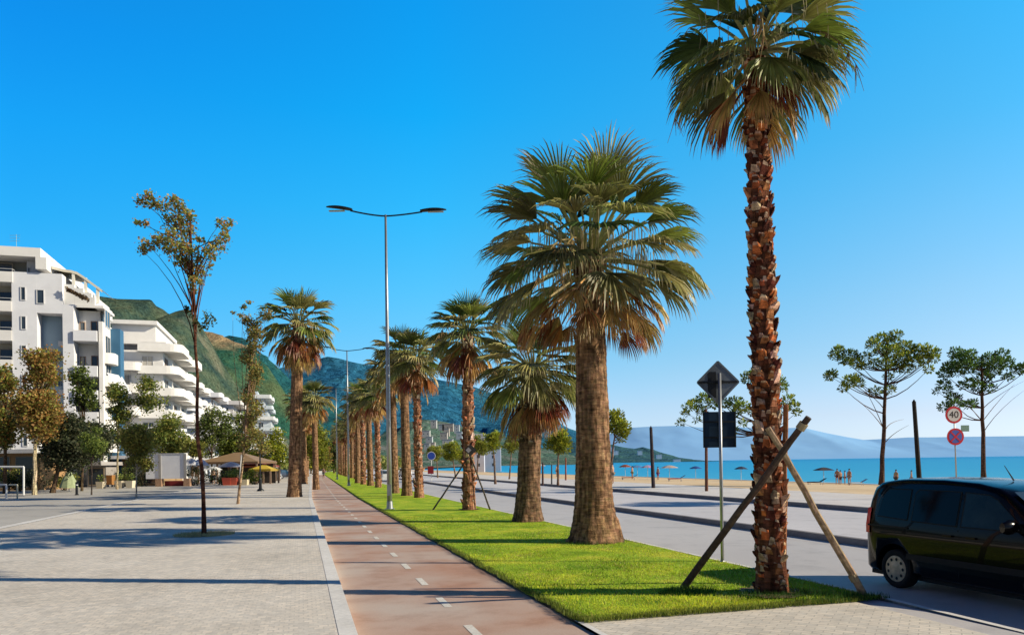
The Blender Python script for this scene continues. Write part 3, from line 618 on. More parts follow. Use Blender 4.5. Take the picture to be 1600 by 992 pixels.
# ------------------------------------------------------------------ pines on the sea side
def pine(px, Y, label, cl_px, trunk, cols, seed, r=.16, ls=.3, z=ZF+.04, dens=75, bark=(.10, .06, .045), lean=0, twigs=0):
    b = at(px, 740, Y); b.z = z; random.seed(seed)
    cl = [(at(x+rr(-2, 2), y+rr(-2, 2), Y+rr(-w_, w_)*2*Y/F), w_/F*Y*1.15) for x, y, w_ in cl_px]
    t = tree(b, label, 'pine tree', 'pine_tree', None, at(trunk[0], trunk[1], Y), r, cl, ls, dens, cols, bark, 'pine', .5, .75)
    if twigs:
        tb = MB()
        for x0, y0, x1, y1 in twigs: limbs(tb, at(x0, y0, Y), [at(x1, y1, Y+rr(-1.5, 1.5))], .03, (.25, .18, .13), .03)
        tb.build('bare_branch', M_bark, t)
    return t
random.seed(3)
ca = [(1310, 548, 9), (1304, 556, 7), (1316, 562, 7), (1330, 556, 10), (1338, 566, 10), (1326, 566, 7), (1345, 572, 6), (1295, 588, 8), (1300, 582, 6), (1320, 606, 7), (1330, 596, 10), (1342, 600, 8), (1335, 588, 7), (1366, 540, 9), (1364, 532, 5), (1380, 530, 10), (1400, 524, 8), (1395, 534, 10), (1378, 548, 11), (1394, 552, 13), (1412, 545, 12), (1408, 560, 12), (1424, 552, 12), (1438, 548, 11), (1450, 550, 10), (1444, 562, 9), (1432, 566, 9), (1460, 560, 7), (1400, 572, 10), (1384, 568, 9), (1366, 570, 8), (1452, 578, 6), (1368, 610, 8), (1388, 608, 8), (1466, 552, 5), (1356, 556, 6), (1390, 590, 6), (1415, 578, 7)]
pine(1377, 50, 'wide umbrella pine with gappy crown, left of the leaning black post by the beach', ca, (1386, 535), PN, 61, .17, .2, twigs=((1380, 668, 1340, 625), (1380, 668, 1340, 590), (1384, 620, 1440, 570), (1384, 670, 1412, 655), (1384, 690, 1420, 664), (1382, 640, 1330, 600)))
cb = [(1492, 552, 9), (1500, 562, 11), (1512, 556, 11), (1484, 572, 10), (1478, 584, 9), (1494, 578, 12), (1510, 574, 12), (1474, 600, 8), (1480, 610, 7), (1522, 566, 10), (1534, 578, 10), (1546, 562, 11), (1556, 568, 12), (1566, 556, 10), (1570, 566, 10), (1552, 580, 10), (1540, 590, 8), (1530, 604, 9), (1546, 606, 7), (1576, 588, 7), (1590, 578, 9), (1600, 574, 9), (1516, 552, 6), (1488, 620, 10), (1474, 634, 8), (1492, 632, 9), (1512, 630, 8), (1522, 630, 5), (1518, 596, 8), (1612, 570, 9), (1506, 604, 7), (1465, 612, 5)]
pine(1537, 52, 'dark green umbrella pine at the far right behind the round red and white signs', cb, (1534, 560), PND+PN[:1], 62, .17, .2, twigs=((1534, 660, 1585, 600), (1534, 680, 1600, 610), (1532, 655, 1512, 635), (1534, 640, 1600, 595)))
cc = [(1100, 622, 9), (1086, 632, 9), (1078, 636, 8), (1112, 628, 9), (1096, 640, 8), (1072, 646, 6), (1062, 658, 6), (1130, 632, 9), (1150, 628, 10), (1160, 634, 10), (1170, 590, 10), (1184, 584, 10), (1200, 590, 10), (1215, 596, 10), (1222, 606, 9), (1180, 604, 10), (1206, 612, 11), (1230, 625, 9), (1238, 638, 8), (1150, 645, 7), (1222, 640, 10), (1160, 660, 6), (1246, 644, 5), (1190, 625, 10), (1175, 640, 8), (1206, 640, 8), (1090, 655, 4), (1152, 672, 4)]
pine(1190, 47, 'pine mostly hidden behind the tallest palm trunk and the square sign', cc, (1192, 592), PN, 63, .16, .2)
def round_pine(px, by, cx, cy, w, h, label, seed, cols=YG, Y=None):
    b = ground(px, by, ZF+.04); Y = b.y if Y is None else Y; b = at(px, by, Y); b.z = ZF+.04; random.seed(seed); k = Y/F
    cl = cloud(at(cx, cy, Y), w*k*.38, h*k*.36, 22, w*k*.11, w*k*.2, seed)
    return tree(b, label, 'pine tree', 'pine_tree', None, at(cx, cy, Y), .1, cl, .22, 70, cols, (.22, .14, .1), 'pine', .55, .8)
px_ = Vector((25.6, 31, 0)); random.seed(90)
tree(Vector((25.6, 31, .1)), 'umbrella pine on the sand just outside the right edge of the view', 'pine tree', 'pine_tree', None, Vector((25.7, 31, 8.9)), .15, cloud(Vector((25.7, 31, 9.0)), 1.6, .8, 22, .5, .8, 90), .2, 40, PN, (.10, .06, .045), 'pine', .55, .8)
round_pine(951, 760, 962, 665, 52, 58, 'round bright green pine just right of the big palm trunk', 71)
round_pine(774, 756, 770, 688, 40, 42, 'round yellow green pine between the slim reddish and stout palms', 72, YG)
round_pine(872, 758, 872, 690, 52, 44, 'yellow green pine seen between stout palm and big palm trunk', 73, YG)
round_pine(712, 752, 706, 705, 36, 34, 'small yellow green pine left of the slim reddish palm', 74, YG, 92)
round_pine(745, 752, 748, 697, 40, 36, 'small olive pine right behind the slim reddish palm', 75, YG+OL, 88)
round_pine(684, 750, 682, 708, 34, 30, 'small olive pine above the blue round sign', 76, YG+OL, 100)
round_pine(796, 752, 800, 694, 34, 34, 'small olive pine behind the short stout palm trunk', 77, YG+OL, 84)
round_pine(726, 750, 727, 712, 30, 26, 'smallest distant pine between two small ones left of the slim reddish palm', 78, YG+OL, 110)
# ------------------------------------------------------------------ buildings (street frame, s away from camera, t to the sea)
W1 = (.90, .90, .93); W2 = (.93, .90, .86); W3 = (.82, .84, .86)
def QF(s, t, z): return Q(s, t, z)
def part(mb, name, mat, t): return mb.build(name, mat, t)
def window(t, s0, s1, t0, t1, z0, z1, face, wall, frame_c=(.75, .75, .76), reveal=.12, mull=True, mat=None):
    """opening on a face: face 's' looks back along the street (plane s=s0), face 't' looks to the sea (plane t=t1)"""
    fr = MB(); g = MB(); w = .07
    if face == 's':
        g.box((s0-.01, t0, z0), (s0+.03, t1, z1), fr=QF)
        for a, b, c, d in ((t0-w, t0, z0-w, z1+w), (t1, t1+w, z0-w, z1+w), (t0, t1, z0-w, z0), (t0, t1, z1, z1+w)): fr.box((s0-.07, a, c), (s0+.02, b, d), frame_c, QF)
        if mull and t1-t0 > .9: m = (t0+t1)/2; fr.box((s0-.05, m-.03, z0), (s0-.012, m+.03, z1), frame_c, QF)
    else:
        g.box((s0, t1-.03, z0), (s1, t1+.01, z1), fr=QF)
        for a, b, c, d in ((s0-w, s0, z0-w, z1+w), (s1, s1+w, z0-w, z1+w), (s0, s1, z0-w, z0), (s0, s1, z1, z1+w)): fr.box((a, t1-.02, c), (b, t1+.07, d), frame_c, QF)
        if mull and s1-s0 > .9: m = (s0+s1)/2; fr.box((m-.03, t1+.012, z0), (m+.03, t1+.05, z1), frame_c, QF)
    f = fr.build('window', M_paint, t); g.build('pane', mat or M_glass, f); return f
def rslab(s0, s1, t0, t1, r, n=5):
    """rectangle with its two sea-side corners rounded"""
    pts = [(s0, t0)]
    for i in range(n+1): a = pi/2*i/n; pts.append((s0+r-r*cos(a), t1-r+r*sin(a)))
    for i in range(n+1): a = pi/2*i/n; pts.append((s1-r+r*sin(a), t1-r+r*cos(a)))
    pts.append((s1, t0)); return pts
def balcony(t, s0, s1, t0, t1, z, ph=1.0, c=W1, r=.0, thick=.22, rail=False):
    mb = MB(); pts = rslab(s0, s1, t0, t1, r) if r else [(s0, t0), (s0, t1), (s1, t1), (s1, t0)]
    mb.prism(pts, z-thick, z, c)
    inn = []
    cs, ct = (s0+s1)/2, t0
    for (a, b) in pts:
        da = .14 if a < cs else -.14; inn.append((a+(da if abs(a-cs) > .2 else 0), b-(.14 if b > t0+.05 else 0)))
    n = len(pts)
    zz0 = z+.003
    b0 = len(mb.v)
    seq = list(range(n))
    for i in range(n-1):
        (a, b), (c_, d) = pts[i], pts[i+1]; (e, f), (g_, h) = inn[i], inn[i+1]
        mb.face([Q(a, b, zz0), Q(c_, d, zz0), Q(c_, d, z+ph), Q(a, b, z+ph)], c); mb.face([Q(g_, h, zz0), Q(e, f, zz0), Q(e, f, z+ph), Q(g_, h, z+ph)], c)
        mb.face([Q(a, b, z+ph), Q(c_, d, z+ph), Q(g_, h, z+ph), Q(e, f, z+ph)], c)
    o = mb.build('balcony', M_wall, t)
    if rail:
        m2 = MB()
        for i in range(n-1): m2.bar(Q(*pts[i], z+ph+.28), Q(*pts[i+1], z+ph+.28), .04, .04, (.7, .7, .7)); m2.bar(Q(*pts[i], z+ph), Q(*pts[i], z+ph+.28), .03, .03, (.7, .7, .7))
        m2.build('railing', M_paint, o)
    return o
# ---- building 1: white block with recessed bays
S1 = 86.0
def tpx(px, S=S1):
    k = (px-800)/F; return (k*CA*S+SA*S)/(CA-k*SA)
def zpx(py, px=100, S=S1):
    v = Q(S, tpx(px, S)); return at(px, py, v.y).z
b1_ = Q(S1, tpx(60), ZP)
B1 = thing('apartment_building', b1_, 'large white stepped apartment block at the left edge with blue recessed bay and rooftop pergola', 'apartment building')
tA, tB, tC, tD, tE = tpx(-70), tpx(22), tpx(61), tpx(101), tpx(160)
z7, z6, z5 = zpx(437), zpx(483), zpx(527); FH = (z7-z5)/2
body = MB()
zt = zpx(428)
body.box((S1, tB, 0), (S1+22, tC, zt), W1, QF)                                    # pier between the bays
body.box((S1+.004, tC, zpx(490)), (S1+8, tD, zt), W1, QF)
body.box((S1+1.6, tC, 0), (S1+8, tD, zpx(490)-.003), (.34, .46, .56), QF)         # blue recess
body.box((S1, tD, 0), (S1+4.1, tpx(118), zpx(475)), W1, QF)
body.box((S1+1.8, tpx(118), 0), (S1+4.2, tE-.4, zpx(479)), W2, QF)
body.box((S1, tpx(157), 0), (S1+4.0, tE+.2, zpx(500)), W2, QF)
body.box((S1+.3, tC+1, zpx(478)), (S1+5, tE+.25, zpx(474)), W2, QF)
body.box((S1+2.0, tA, 0), (S1+22, tB, zpx(440)), (.60, .55, .46), QF)              # back wall of the left bays
body.box((S1+1.5, tpx(38), zt), (S1+20, tpx(80), zpx(402)), W1, QF)                # penthouse
body.box((S1-.4, tA, zpx(405)), (S1+20.5, tpx(70), zpx(391)), W2, QF)
body.box((S1+2.5, tA, zpx(440)), (S1+20, tpx(34), zpx(405)), (.5, .47, .40), QF)
body.box((S1+6, tA, zpx(391)), (S1+16, tpx(10), zpx(378)), W2, QF)
body.build('wall', M_wall, B1)
rf = MB(); rf.prism([(S1-.4, tpx(62)), (S1-.4, tpx(79)), (S1+10, tpx(79)), (S1+10, tpx(62))], zt+.3, zpx(405)-.003, W2); rf.build('parapet', M_wall, B1)
# awnings/pergola on the roof terrace
pg = MB(); zA, zB = zpx(413), zpx(447); ta, tb = tpx(80), tpx(160)
n = 8; up_ = [zpx(y) for y in (413, 415, 417, 417.5, 420, 426, 433, 440, 447)]
for i in range(n):
    u0, u1 = ta+(tb-ta)*i/n, ta+(tb-ta)*(i+1)/n
    pg.face([Q(S1+1, u0, up_[i]), Q(S1+1, u1, up_[i+1]), Q(S1+7, u1, up_[i+1]+.1), Q(S1+7, u0, up_[i]+.1)], (.72, .60, .38))
    pg.face([Q(S1+1, u0, up_[i]-.28), Q(S1+1, u1, up_[i+1]-.28), Q(S1+1, u1, up_[i+1]), Q(S1+1, u0, up_[i])], (.8, .74, .6))
per = pg.build('pergola', M_paint, B1)
for q in (114, 133, 152): m = MB(); m.box((S1+1.05, tpx(q)-.13, zpx(468)), (S1+1.3, tpx(q)+.13, up_[min(8, int((q-80)/10))]-.15), (.85, .82, .72), QF); m.build('post', M_paint, per)
pp = MB()
for x0, y0, x1 in ((100, 436, 118), (118, 441, 132), (132, 448, 145), (145, 455, 150)): pp.box((S1+.5, tpx(x0), zpx(478)), (S1+8, tpx(x1)-.01, zpx(y0+6)), (.88, .87, .85), QF)
pp.build('stepped_parapet', M_wall, B1)
ft = MB(); random.seed(4)
for i in range(260): x = rr(104, 138); p = at(x, 452+(x-104)*.5+rr(-3, 2), Q(S1, tpx(x)).y-.3); leaves(ft, p, .15, 2, .2, [(.3, .2, .1), (.15, .1, .08)])
ft.build('terrace_planting', M_leaf, B1)
# left bay balconies, floor by floor
z = z7+FH*0
k = 0
for lev in range(8):
    zl = z7-lev*FH
    if zl < 1.5: break
    balcony(B1, S1-.1, S1+2, tA, tB-.02 if lev else tpx(24), zl, .55, W2, 0, .5, rail=True)
    window(B1, S1+2.0, 0, tpx(-30), tpx(12), zl+.1, zl+FH*.62, 's', W1, (.5, .4, .3))
    if lev < 7: window(B1, S1, 0, tpx(37), tpx(43), zl-FH*.75, zl-FH*.33, 's', W1)
window(B1, S1, 0, tpx(62), tpx(72), zpx(475), zpx(455), 's', W1)
window(B1, S1+1.5, 0, tpx(35.5) + .3, tpx(43), zpx(430), zpx(416), 's', W1)
# balconies of the right hand bay
for i, y in enumerate((528, 545, 583, 621, 655, 690)):
    if i == 1: continue
    zl = zpx(y, 140); balcony(B1, S1-.25, S1+1.8, tpx(118)+.01, tE-.3, zl, .75, W1, 0, .35)
    window(B1, S1+1.8, 0, tpx(121), tpx(128), zl+.02, zl+1.9, 's', W1, (.5, .35, .25)); window(B1, S1+1.8, 0, tpx(139), tpx(147), zl+.02, zl+2.0, 's', W1, (.3, .2, .15))
for y in (560, 600, 640): window(B1, S1+1.6, 0, tC+.4, tC+1.6, zpx(y), zpx(y-12), 's', W1, (.2, .25, .3))
m = MB()
for y in (530, 607, 660): m.box((S1+1.2, tpx(88), zpx(y+8)), (S1+1.6, tpx(97), zpx(y)), (.75, .75, .75), QF)
m.build('air_conditioner', M_paint, B1)
# sea side of block 1: rounded balconies, white louvre and blue glazed stair
for i, y in enumerate((560, 596, 630, 665, 700)):
    zl = zpx(y, 165); balcony(B1, S1+.6, S1+3.2, tE+.2, tE+1.1, zl-.2, .9, W2, .8)
for i in range(6): zl = 2+i*FH; window(B1, S1+1, S1+3, 0, tE+.2, zl+.3, zl+2.2, 't', W1)
sc_ = MB(); sc_.box((S1+3.3, tE-.3, 0), (S1+5, tE+1.15, zpx(505, 170)), (.06, .17, .30), QF); sc_.build('glazed_stair', M_paint, B1)
aw = MB(); q0 = Q(S1+1, tE+.3, zpx(580, 165)); aw.face([q0, q0+Vector((0, 3, 0)), q0+Vector((1.1, 3, -2)), q0+Vector((1.1, 0, -2))], (.85, .85, .88)); aw.build('awning', M_cloth, B1)
an = MB(); q0 = Q(S1+4, tpx(8), zpx(378)); an.tube([q0, q0+Vector((0, 0, 1.6))], .03, (.3, .5, .55), 4)
for i in range(3): an.bar(q0+Vector((-.7, 0, .9+i*.3)), q0+Vector((.4, 0, .9+i*.3)), .03, .03, (.3, .5, .55))
an.build('aerial', M_paint, B1)
M_curt = simple('curtain_pane', (.55, .52, .47), .5, 0, .25, 1.5); M_shut = simple('shutter_pane', (.16, .10, .06), .7, 0, .3, 3); PANES = [M_glass, M_glass, M_glass, M_curt, M_shut]; random.seed(12)
# ---- generic balconied block
def block(s0, s1, t0, t1, floors, fh, label, round_=1.2, c=W1, step=0.0, gab=True, name='apartment_building', z0=0, nb=3, roofbox=True, top_px=None):
    b = Q(s0, t1, ZP); B = thing(name, b, label, 'apartment building'); m = MB()
    for i in range(floors):
        sb = step*max(0, i-floors+4)
        m.box((s0+.002*i, t0, z0+i*fh), (s1-.002*i, t1-sb, z0+(i+1)*fh-.002), c, QF)
    m.build('wall', M_wall, B)
    if roofbox: r = MB(); r.box((s0+3, t0+1, z0+floors*fh), (s1-4, t1-step*3-4, z0+floors*fh+2.2), c, QF); r.build('roof', M_wall, B)
    L_ = (s1-s0)/nb; w = t1-t0
    for i in range(1, floors+1):
        sb = step*max(0, i-floors+4) if i < floors else step*3
        for j in range(nb):
            d = 2.6-.5*((i+j) % 2)
            balcony(B, s0+j*L_+.15-(1.2 if j == 0 else 0), s0+(j+1)*L_-.15, t1-sb-(0 if j else 3.0), t1-sb+d, z0+i*fh, .85, mixc(c, (.9, .88, .84), (i % 2)*.5), round_, .25)
        if i <= floors:
            zz = z0+(i-1)*fh
            for j in range(nb): window(B, s0+j*L_+1, s0+j*L_+min(L_-1.2, 3.6), 0, t1-step*max(0, i-1-floors+4), zz+.15, zz+2.25, 't', c, mat=random.choice(PANES))
            if gab:
                ww = min(w-2, 10)
                for q in range(int(ww//3)): tt = t1-1.0-q*3.2-sb; window(B, s0+.002*(i-1), 0, tt-1.6, tt-.3, zz+.5, zz+2.2, 's', c, mat=random.choice(PANES))
        if random.random() < .4 and i < floors: # cloth awning over one of the balconies
            j = random.randrange(nb); a_ = MB(); sq = s0+j*L_+.4; tq_ = t1-step*max(0, i-floors+4); zt2 = z0+(i+1)*fh-.3; cA = random.choice([(.75, .68, .5), (.8, .8, .82), (.55, .3, .2), (.35, .45, .4)])
            a_.face([Q(sq, tq_+.02, zt2), Q(sq+L_-1, tq_+.02, zt2), Q(sq+L_-1, tq_+1.7, zt2-.7), Q(sq, tq_+1.7, zt2-.7)], cA); a_.build('awning', M_cloth, B)
    return B
def tq(px, S): return tpx(px, S)
# block 2: rounded stepped balconies
S2 = 112
b2t = tq(257, S2)
fh2 = 3.05
B2 = block(S2, S2+22, tq(168, S2), b2t, 6, fh2, 'white apartment block with stacked rounded balconies behind the near sapling', 1.5, W2, .0, True, nb=3, roofbox=False)
m = MB(); m.box((S2+2, tq(172, S2), 6*fh2), (S2+18, tq(242, S2), zpx(496, 200, S2)), W2, QF); m.box((S2+1.2, tq(170, S2), zpx(503, 200, S2)), (S2+18.5, tq(246, S2), zpx(497, 200, S2)), W2, QF); m.build('penthouse', M_wall, B2)
m = MB(); m.box((S2-.5, tq(188, S2), 6*fh2+.8), (S2+21, b2t+.5, 6*fh2+1.15), W2, QF); m.build('roof', M_wall, B2)
for i in range(1, 6): balcony(B2, S2-1.6, S2+.5, tq(178, S2), tq(225, S2), i*fh2+.4, .8, W2, .9, .3)
for i in range(5): window(B2, S2-.05, 0, tq(188, S2), tq(205, S2), i*fh2+.9, i*fh2+2.6, 's', W2)
B3 = block(140, 158, tq(255, 140), tq(322, 140), 6, 3.05, 'white balconied block with stepped top just right of the rounded balcony block', 1.0, W1, 2.0, nb=3)
B4 = block(164, 184, tq(290, 164), tq(345, 164), 6, 3.1, 'white block with stepped terraces behind the narrow foliage column tree', .8, W2, 2.0, nb=4)
B5 = block(192, 214, tq(320, 192), tq(372, 192), 6, 3.2, 'distant white stepped block, third along the street from the rounded balconies', .8, W1, 2.0, nb=4)
B7 = block(222, 246, tq(350, 222), tq(392, 222), 6, 3.3, 'distant pinkish white block, fourth along the street from the rounded balconies', .8, (.74, .70, .68), 1.5, nb=3)
B6 = block(238, 262, tq(398, 238), tq(430, 238), 7, 3.3, 'pale blue white block immediately left of the lone brown palm trunk', .5, (.62, .70, .76), 1.0, nb=3)
# hillside town: small houses
def house(p, w, d, h, c, label, roof=None, grp='houses on the distant hillside'):
    t = thing('hillside_house', p, label, 'house', grp); m = MB(); x, y, z = p
    m.box((x-w/2, y, z-3), (x+w/2, y+d, z+h), c); m.build('wall', M_wall, t)
    r = MB(); r.box((x-w/2-.3, y-.3, z+h+.01), (x+w/2+.3, y+d+.3, z+h+.5), roof or c); r.build('roof', M_wall, t)
    nf = max(1, int(h//3)); nw = max(1, int(w//4)); g = MB()
    for i in range(nf):
        for j in range(nw): xx = x-w/2+(j+.5)*w/nw; g.face([(xx-.5, y-.03, z+i*3+1), (xx+.5, y-.03, z+i*3+1), (xx+.5, y-.03, z+i*3+2.1), (xx-.5, y-.03, z+i*3+2.1)])
    g.build('window', M_glass, t)
# ------------------------------------------------------------------ street lamps
def street_lamp(b, H, label, lean=0):
    t = thing('street_lamp', b, label, 'street lamp', 'twin arm street lamps on the verge'); V = Vector
    m = MB(); m.tube([b+V((0, 0, h)) for h in (0, H*.33, H*.66, H)], [.115, .095, .075, .05], n=12); m.build('pole', M_metal, t, True)
    m = MB(); m.box((b.x-.2, b.y-.2, b.z), (b.x+.2, b.y+.2, b.z+.03)); m.tube([b+V((0, 0, .03)), b+V((0, 0, .35))], [.15, .12], n=12); m.build('base_plate', M_metal, t)
    m = MB(); m.box((b.x-.09, b.y-.118, b.z+.6), (b.x+.09, b.y-.1, b.z+1.1)); m.build('service_door', M_metal, t)
    for sx, L_, rise in ((-1, 1.55, .26), (1, 1.62, .16)):
        m = MB(); pts = [b+V((sx*L_*u, 0, H-.05+rise*u**1.5)) for u in [i/8 for i in range(9)]]; m.tube(pts, [.035]*9, n=8); a = m.build('arm', M_dark, t, True)
        e = pts[-1]; m = MB(); rows = []
        for i in range(9):
            u = i/8; w = .15*sin(pi*min(1, .18+u*.8))**.5+.03; h = .075*sin(pi*min(1, .2+u*.78))**.7+.01; c = e+V((sx*(u*1.15-.08), 0, .03+.06*sin(u*2.2)+(.10*u if sx < 0 else 0)))
            rows.append([c+V((0, w*cos(q*pi/4), h*sin(q*pi/4)*(1 if q < 4 else .45))) for q in range(8)])
        m.grid(rows, closed=True); m.face(rows[0]); m.face(rows[-1]); l = m.build('lamp_head', M_dark, t, True)
        m = MB(); m.box((e.x+sx*.25, e.y-.1, e.z-.01), (e.x+sx*.95, e.y+.1, e.z+.0)); m.build('lens', M_metal, l)
    return t
LH = 13.0
bl = ground(609, 795, ZV); lamp1 = street_lamp(bl, LH, 'tall grey twin arm street lamp on the near grass, first and largest')
for (px, Y, lb) in ((545, 71, 'second grey twin arm street lamp, farther along the verge, arms just above the hills'), (527, 106, 'third, most distant twin arm street lamp, left of the second')):
    p = at(px, 757, Y); p.z = ZV; place_copy(lamp1, p, 0, 1, lb)
# ------------------------------------------------------------------ sign with two plates seen from behind
sp = ground(1129, 883, ZR+.1); Ys = sp.y
t = thing('road_sign', sp, 'grey diamond sign above a dark square sign on one pole, both seen from behind', 'road sign')
M_plate = simple('sign_back_grey', (.16, .18, .20), .45, .6, .25, 2.5); M_plate2 = simple('sign_back_blue', (.012, .03, .055), .4, .4, .4, 2.0)
m = MB(); tp = at(1124, 583, Ys); m.tube([sp, sp.lerp(tp, .5), tp], .032, n=10); m.build('pole', M_metal, t, True)
m = MB(); m.tube([sp, sp+Vector((0, 0, .1))], [.09, .04], n=10); m.build('base_plate', M_metal, t)
dc = at(1122, 597, Ys+.06); R_ = .40
m = MB(); pts = [dc+Vector((0, 0, R_)), dc+Vector((-R_, 0, 0)), dc+Vector((0, 0, -R_*1.02)), dc+Vector((R_, 0, 0))]
m.face(pts); m.face([p+Vector((0, .02, 0)) for p in pts][::-1])
for i in range(4): a, b = pts[i], pts[(i+1) % 4]; m.bar(a, b, .02, .035)
dp = m.build('diamond_plate', M_plate, t)
m = MB(); m.box((dc.x-R_*.92, dc.y-.03, dc.z-.02), (dc.x+R_*.92, dc.y-.003, dc.z+.02)); m.box((dc.x-.05, dc.y-.06, dc.z-.03), (dc.x+.09, dc.y-.03, dc.z+.03)); m.build('bracket', M_dark, dp)
m = MB(); m.box((dc.x-.20, dc.y-.008, dc.z-.30), (dc.x-.04, dc.y-.004, dc.z+.2)); m.build('stain', M_dark, dp)
qc = at(1124, 671, Ys+.06); m = MB(); m.box((qc.x-.31, qc.y, qc.z-.345), (qc.x+.31, qc.y+.02, qc.z+.345)); q = m.build('square_plate', M_plate2, t)
m = MB()
for dz in (-.15, .15): m.box((qc.x-.3, qc.y-.02, qc.z+dz-.015), (qc.x+.3, qc.y-.003, qc.z+dz+.015))
for a in (-1, 1): m.box((qc.x+a*.305-.012, qc.y-.02, qc.z-.345), (qc.x+a*.305+.012, qc.y-.003, qc.z+.345))
m.build('bracket', M_dark, q)
# ------------------------------------------------------------------ brown posts on the far pavement
def post(px, py, ptx, pty, r, label, c, Y=None, z=ZF+.04):
    b = ground(px, py, z) if Y is None else at(px, py, Y); b.z = z; tp = at(ptx, pty, b.y); t = thing('wooden_post', b, label, 'post'); m = MB(); n = 8
    m.tube([b.lerp(tp, i/n) for i in range(n+1)], [r*(1.1-.25*i/n) for i in range(n+1)], lambda i, j: vary(c, .25), 8); m.build('shaft', M_wood, t)
    m = MB(); m.tube([tp, tp+Vector((0, 0, .12))], [r*.6, r*.2], c, 8); m.build('cap', M_wood, t); return t
post(1021, 762, 1017, 668, .12, 'dark post standing before the sea right of the big palm', (.05, .04, .045))
post(1104, 767, 1103, 640, .09, 'rusty brown post below the square sign plate', (.14, .06, .04))
post(1437, 752, 1428, 627, .14, 'leaning black post between the two large pines', (.025, .022, .02), 46)
post(944, 757, 944, 700, .07, 'thin dark post beside the round bright green pine', (.07, .06, .06))
post(848, 758, 848, 724, .08, 'short brown post left of the big palm trunk, nearer the stout palm', (.1, .06, .05))
post(884, 750, 884, 716, .08, 'short reddish post left of the big palm trunk, before the water', (.30, .09, .05))
post(774, 756, 773, 716, .08, 'short grey post right of the slim reddish palm', (.2, .19, .19))
post(862, 756, 862, 726, .06, 'thinnest short dark post between stout palm and big palm', (.08, .08, .09))
# ------------------------------------------------------------------ round traffic signs
def flat_text(txt, size):
    cu = bpy.data.curves.new('txt', 'FONT'); cu.body = txt; cu.size = size; cu.align_x = 'CENTER'; cu.align_y = 'CENTER'; o = bpy.data.objects.new('txt', cu); COL.objects.link(o)
    dg = bpy.context.evaluated_depsgraph_get(); me = o.evaluated_get(dg).to_mesh(); vs = [v.co.copy() for v in me.vertices]; fs = [tuple(p.vertices) for p in me.polygons]
    o.evaluated_get(dg).to_mesh_clear(); bpy.data.objects.remove(o); return vs, fs
RED = (.70, .04, .06)
def stacked_signs():
    Y = 40; b = at(1495, 760, Y); b.z = ZF+.04; t = thing('traffic_sign', b, 'two round red bordered signs on one pole behind the van', 'traffic sign')
    tp = at(1490, 634, Y+.05); m = MB(); m.tube([b, tp], .035, n=8); m.build('pole', M_metal, t, True)
    for (px, py, R, kind) in ((1490.5, 648, .46, 0), (1493, 682, .46, 1)):
        c = at(px, py, Y-.04); m = MB(); m.disc(c, (0, -1, 0), R, RED, 32); m.disc(c+Vector((0, .02, 0)), (0, 1, 0), R, (.3, .3, .3), 32)
        pl = m.build('speed_limit_plate' if not kind else 'no_stopping_plate', M_paint, t)
        m = MB(); m.disc(c+Vector((0, -.006, 0)), (0, -1, 0), R*.76, (.80, .78, .76) if not kind else (.10, .16, .55), 32); m.build('sign_face', M_paint, pl)
        m = MB()
        if kind:
            for q in (-1, 1): m.bar(c+Vector((-.25*q, -.012, -.25)), c+Vector((.25*q, -.012-.002*q, .25)), .075, .004, RED, up=Vector((0, 1, 0)))
            m.build('red_cross', M_paint, pl)
        else:
            vs, fs = flat_text('40', .52); k = len(m.v); m.v += [tuple(c+Vector((v.x, -.012, v.y))) for v in vs]
            for f in fs: m.f.append(tuple(k+i for i in f)); m.c.append((.02, .02, .02))
            m.build('number', M_paint, pl)
    m = MB(); c = at(1508, 669, Y+.02); m.box((c.x-.22, c.y, c.z-.17), (c.x+.22, c.y+.02, c.z+.17), (.25, .42, .36)); m.build('side_plate', M_paint, t)
stacked_signs()
Y = 88; b = at(674, 748, Y); b.z = ZV
t = thing('traffic_sign', b, 'small distant blue round sign over a red marker', 'traffic sign')
m = MB(); m.tube([b, at(674, 705, Y)], .05, (.7, .7, .7), 6); m.build('pole', M_paint, t)
c = at(674, 712, Y-.1); m = MB(); m.disc(c, (0, -1, 0), .52, (.8, .8, .8), 20); m.disc(c+Vector((0, -.01, 0)), (0, -1, 0), .44, (.04, .10, .48), 20); m.build('blue_plate', M_paint, t)
m = MB(); c = at(673, 734, Y-.1); m.box((c.x-.35, c.y-.05, c.z-.45), (c.x+.35, c.y, c.z+.45), (.6, .05, .05)); m.build('red_marker', M_paint, t)
# small square sign tied on the slim palm
c = at(735, 703, b4.y-.34); t = thing('wooden_board', c, 'small dark diamond board tied to the slim reddish palm', 'board'); m = MB(); r = .26
m.face([c+Vector((0, 0, r)), c+Vector((-r, 0, 0)), c+Vector((0, 0, -r)), c+Vector((r, 0, 0))], (.05, .045, .05)); m.face([c+Vector((-.08, -.01, .12)), c+Vector((-.2, -.01, 0)), c+Vector((-.08, -.01, -.12)), c+Vector((.04, -.01, 0))], (.4, .36, .42)); m.build('face', M_paint, t)
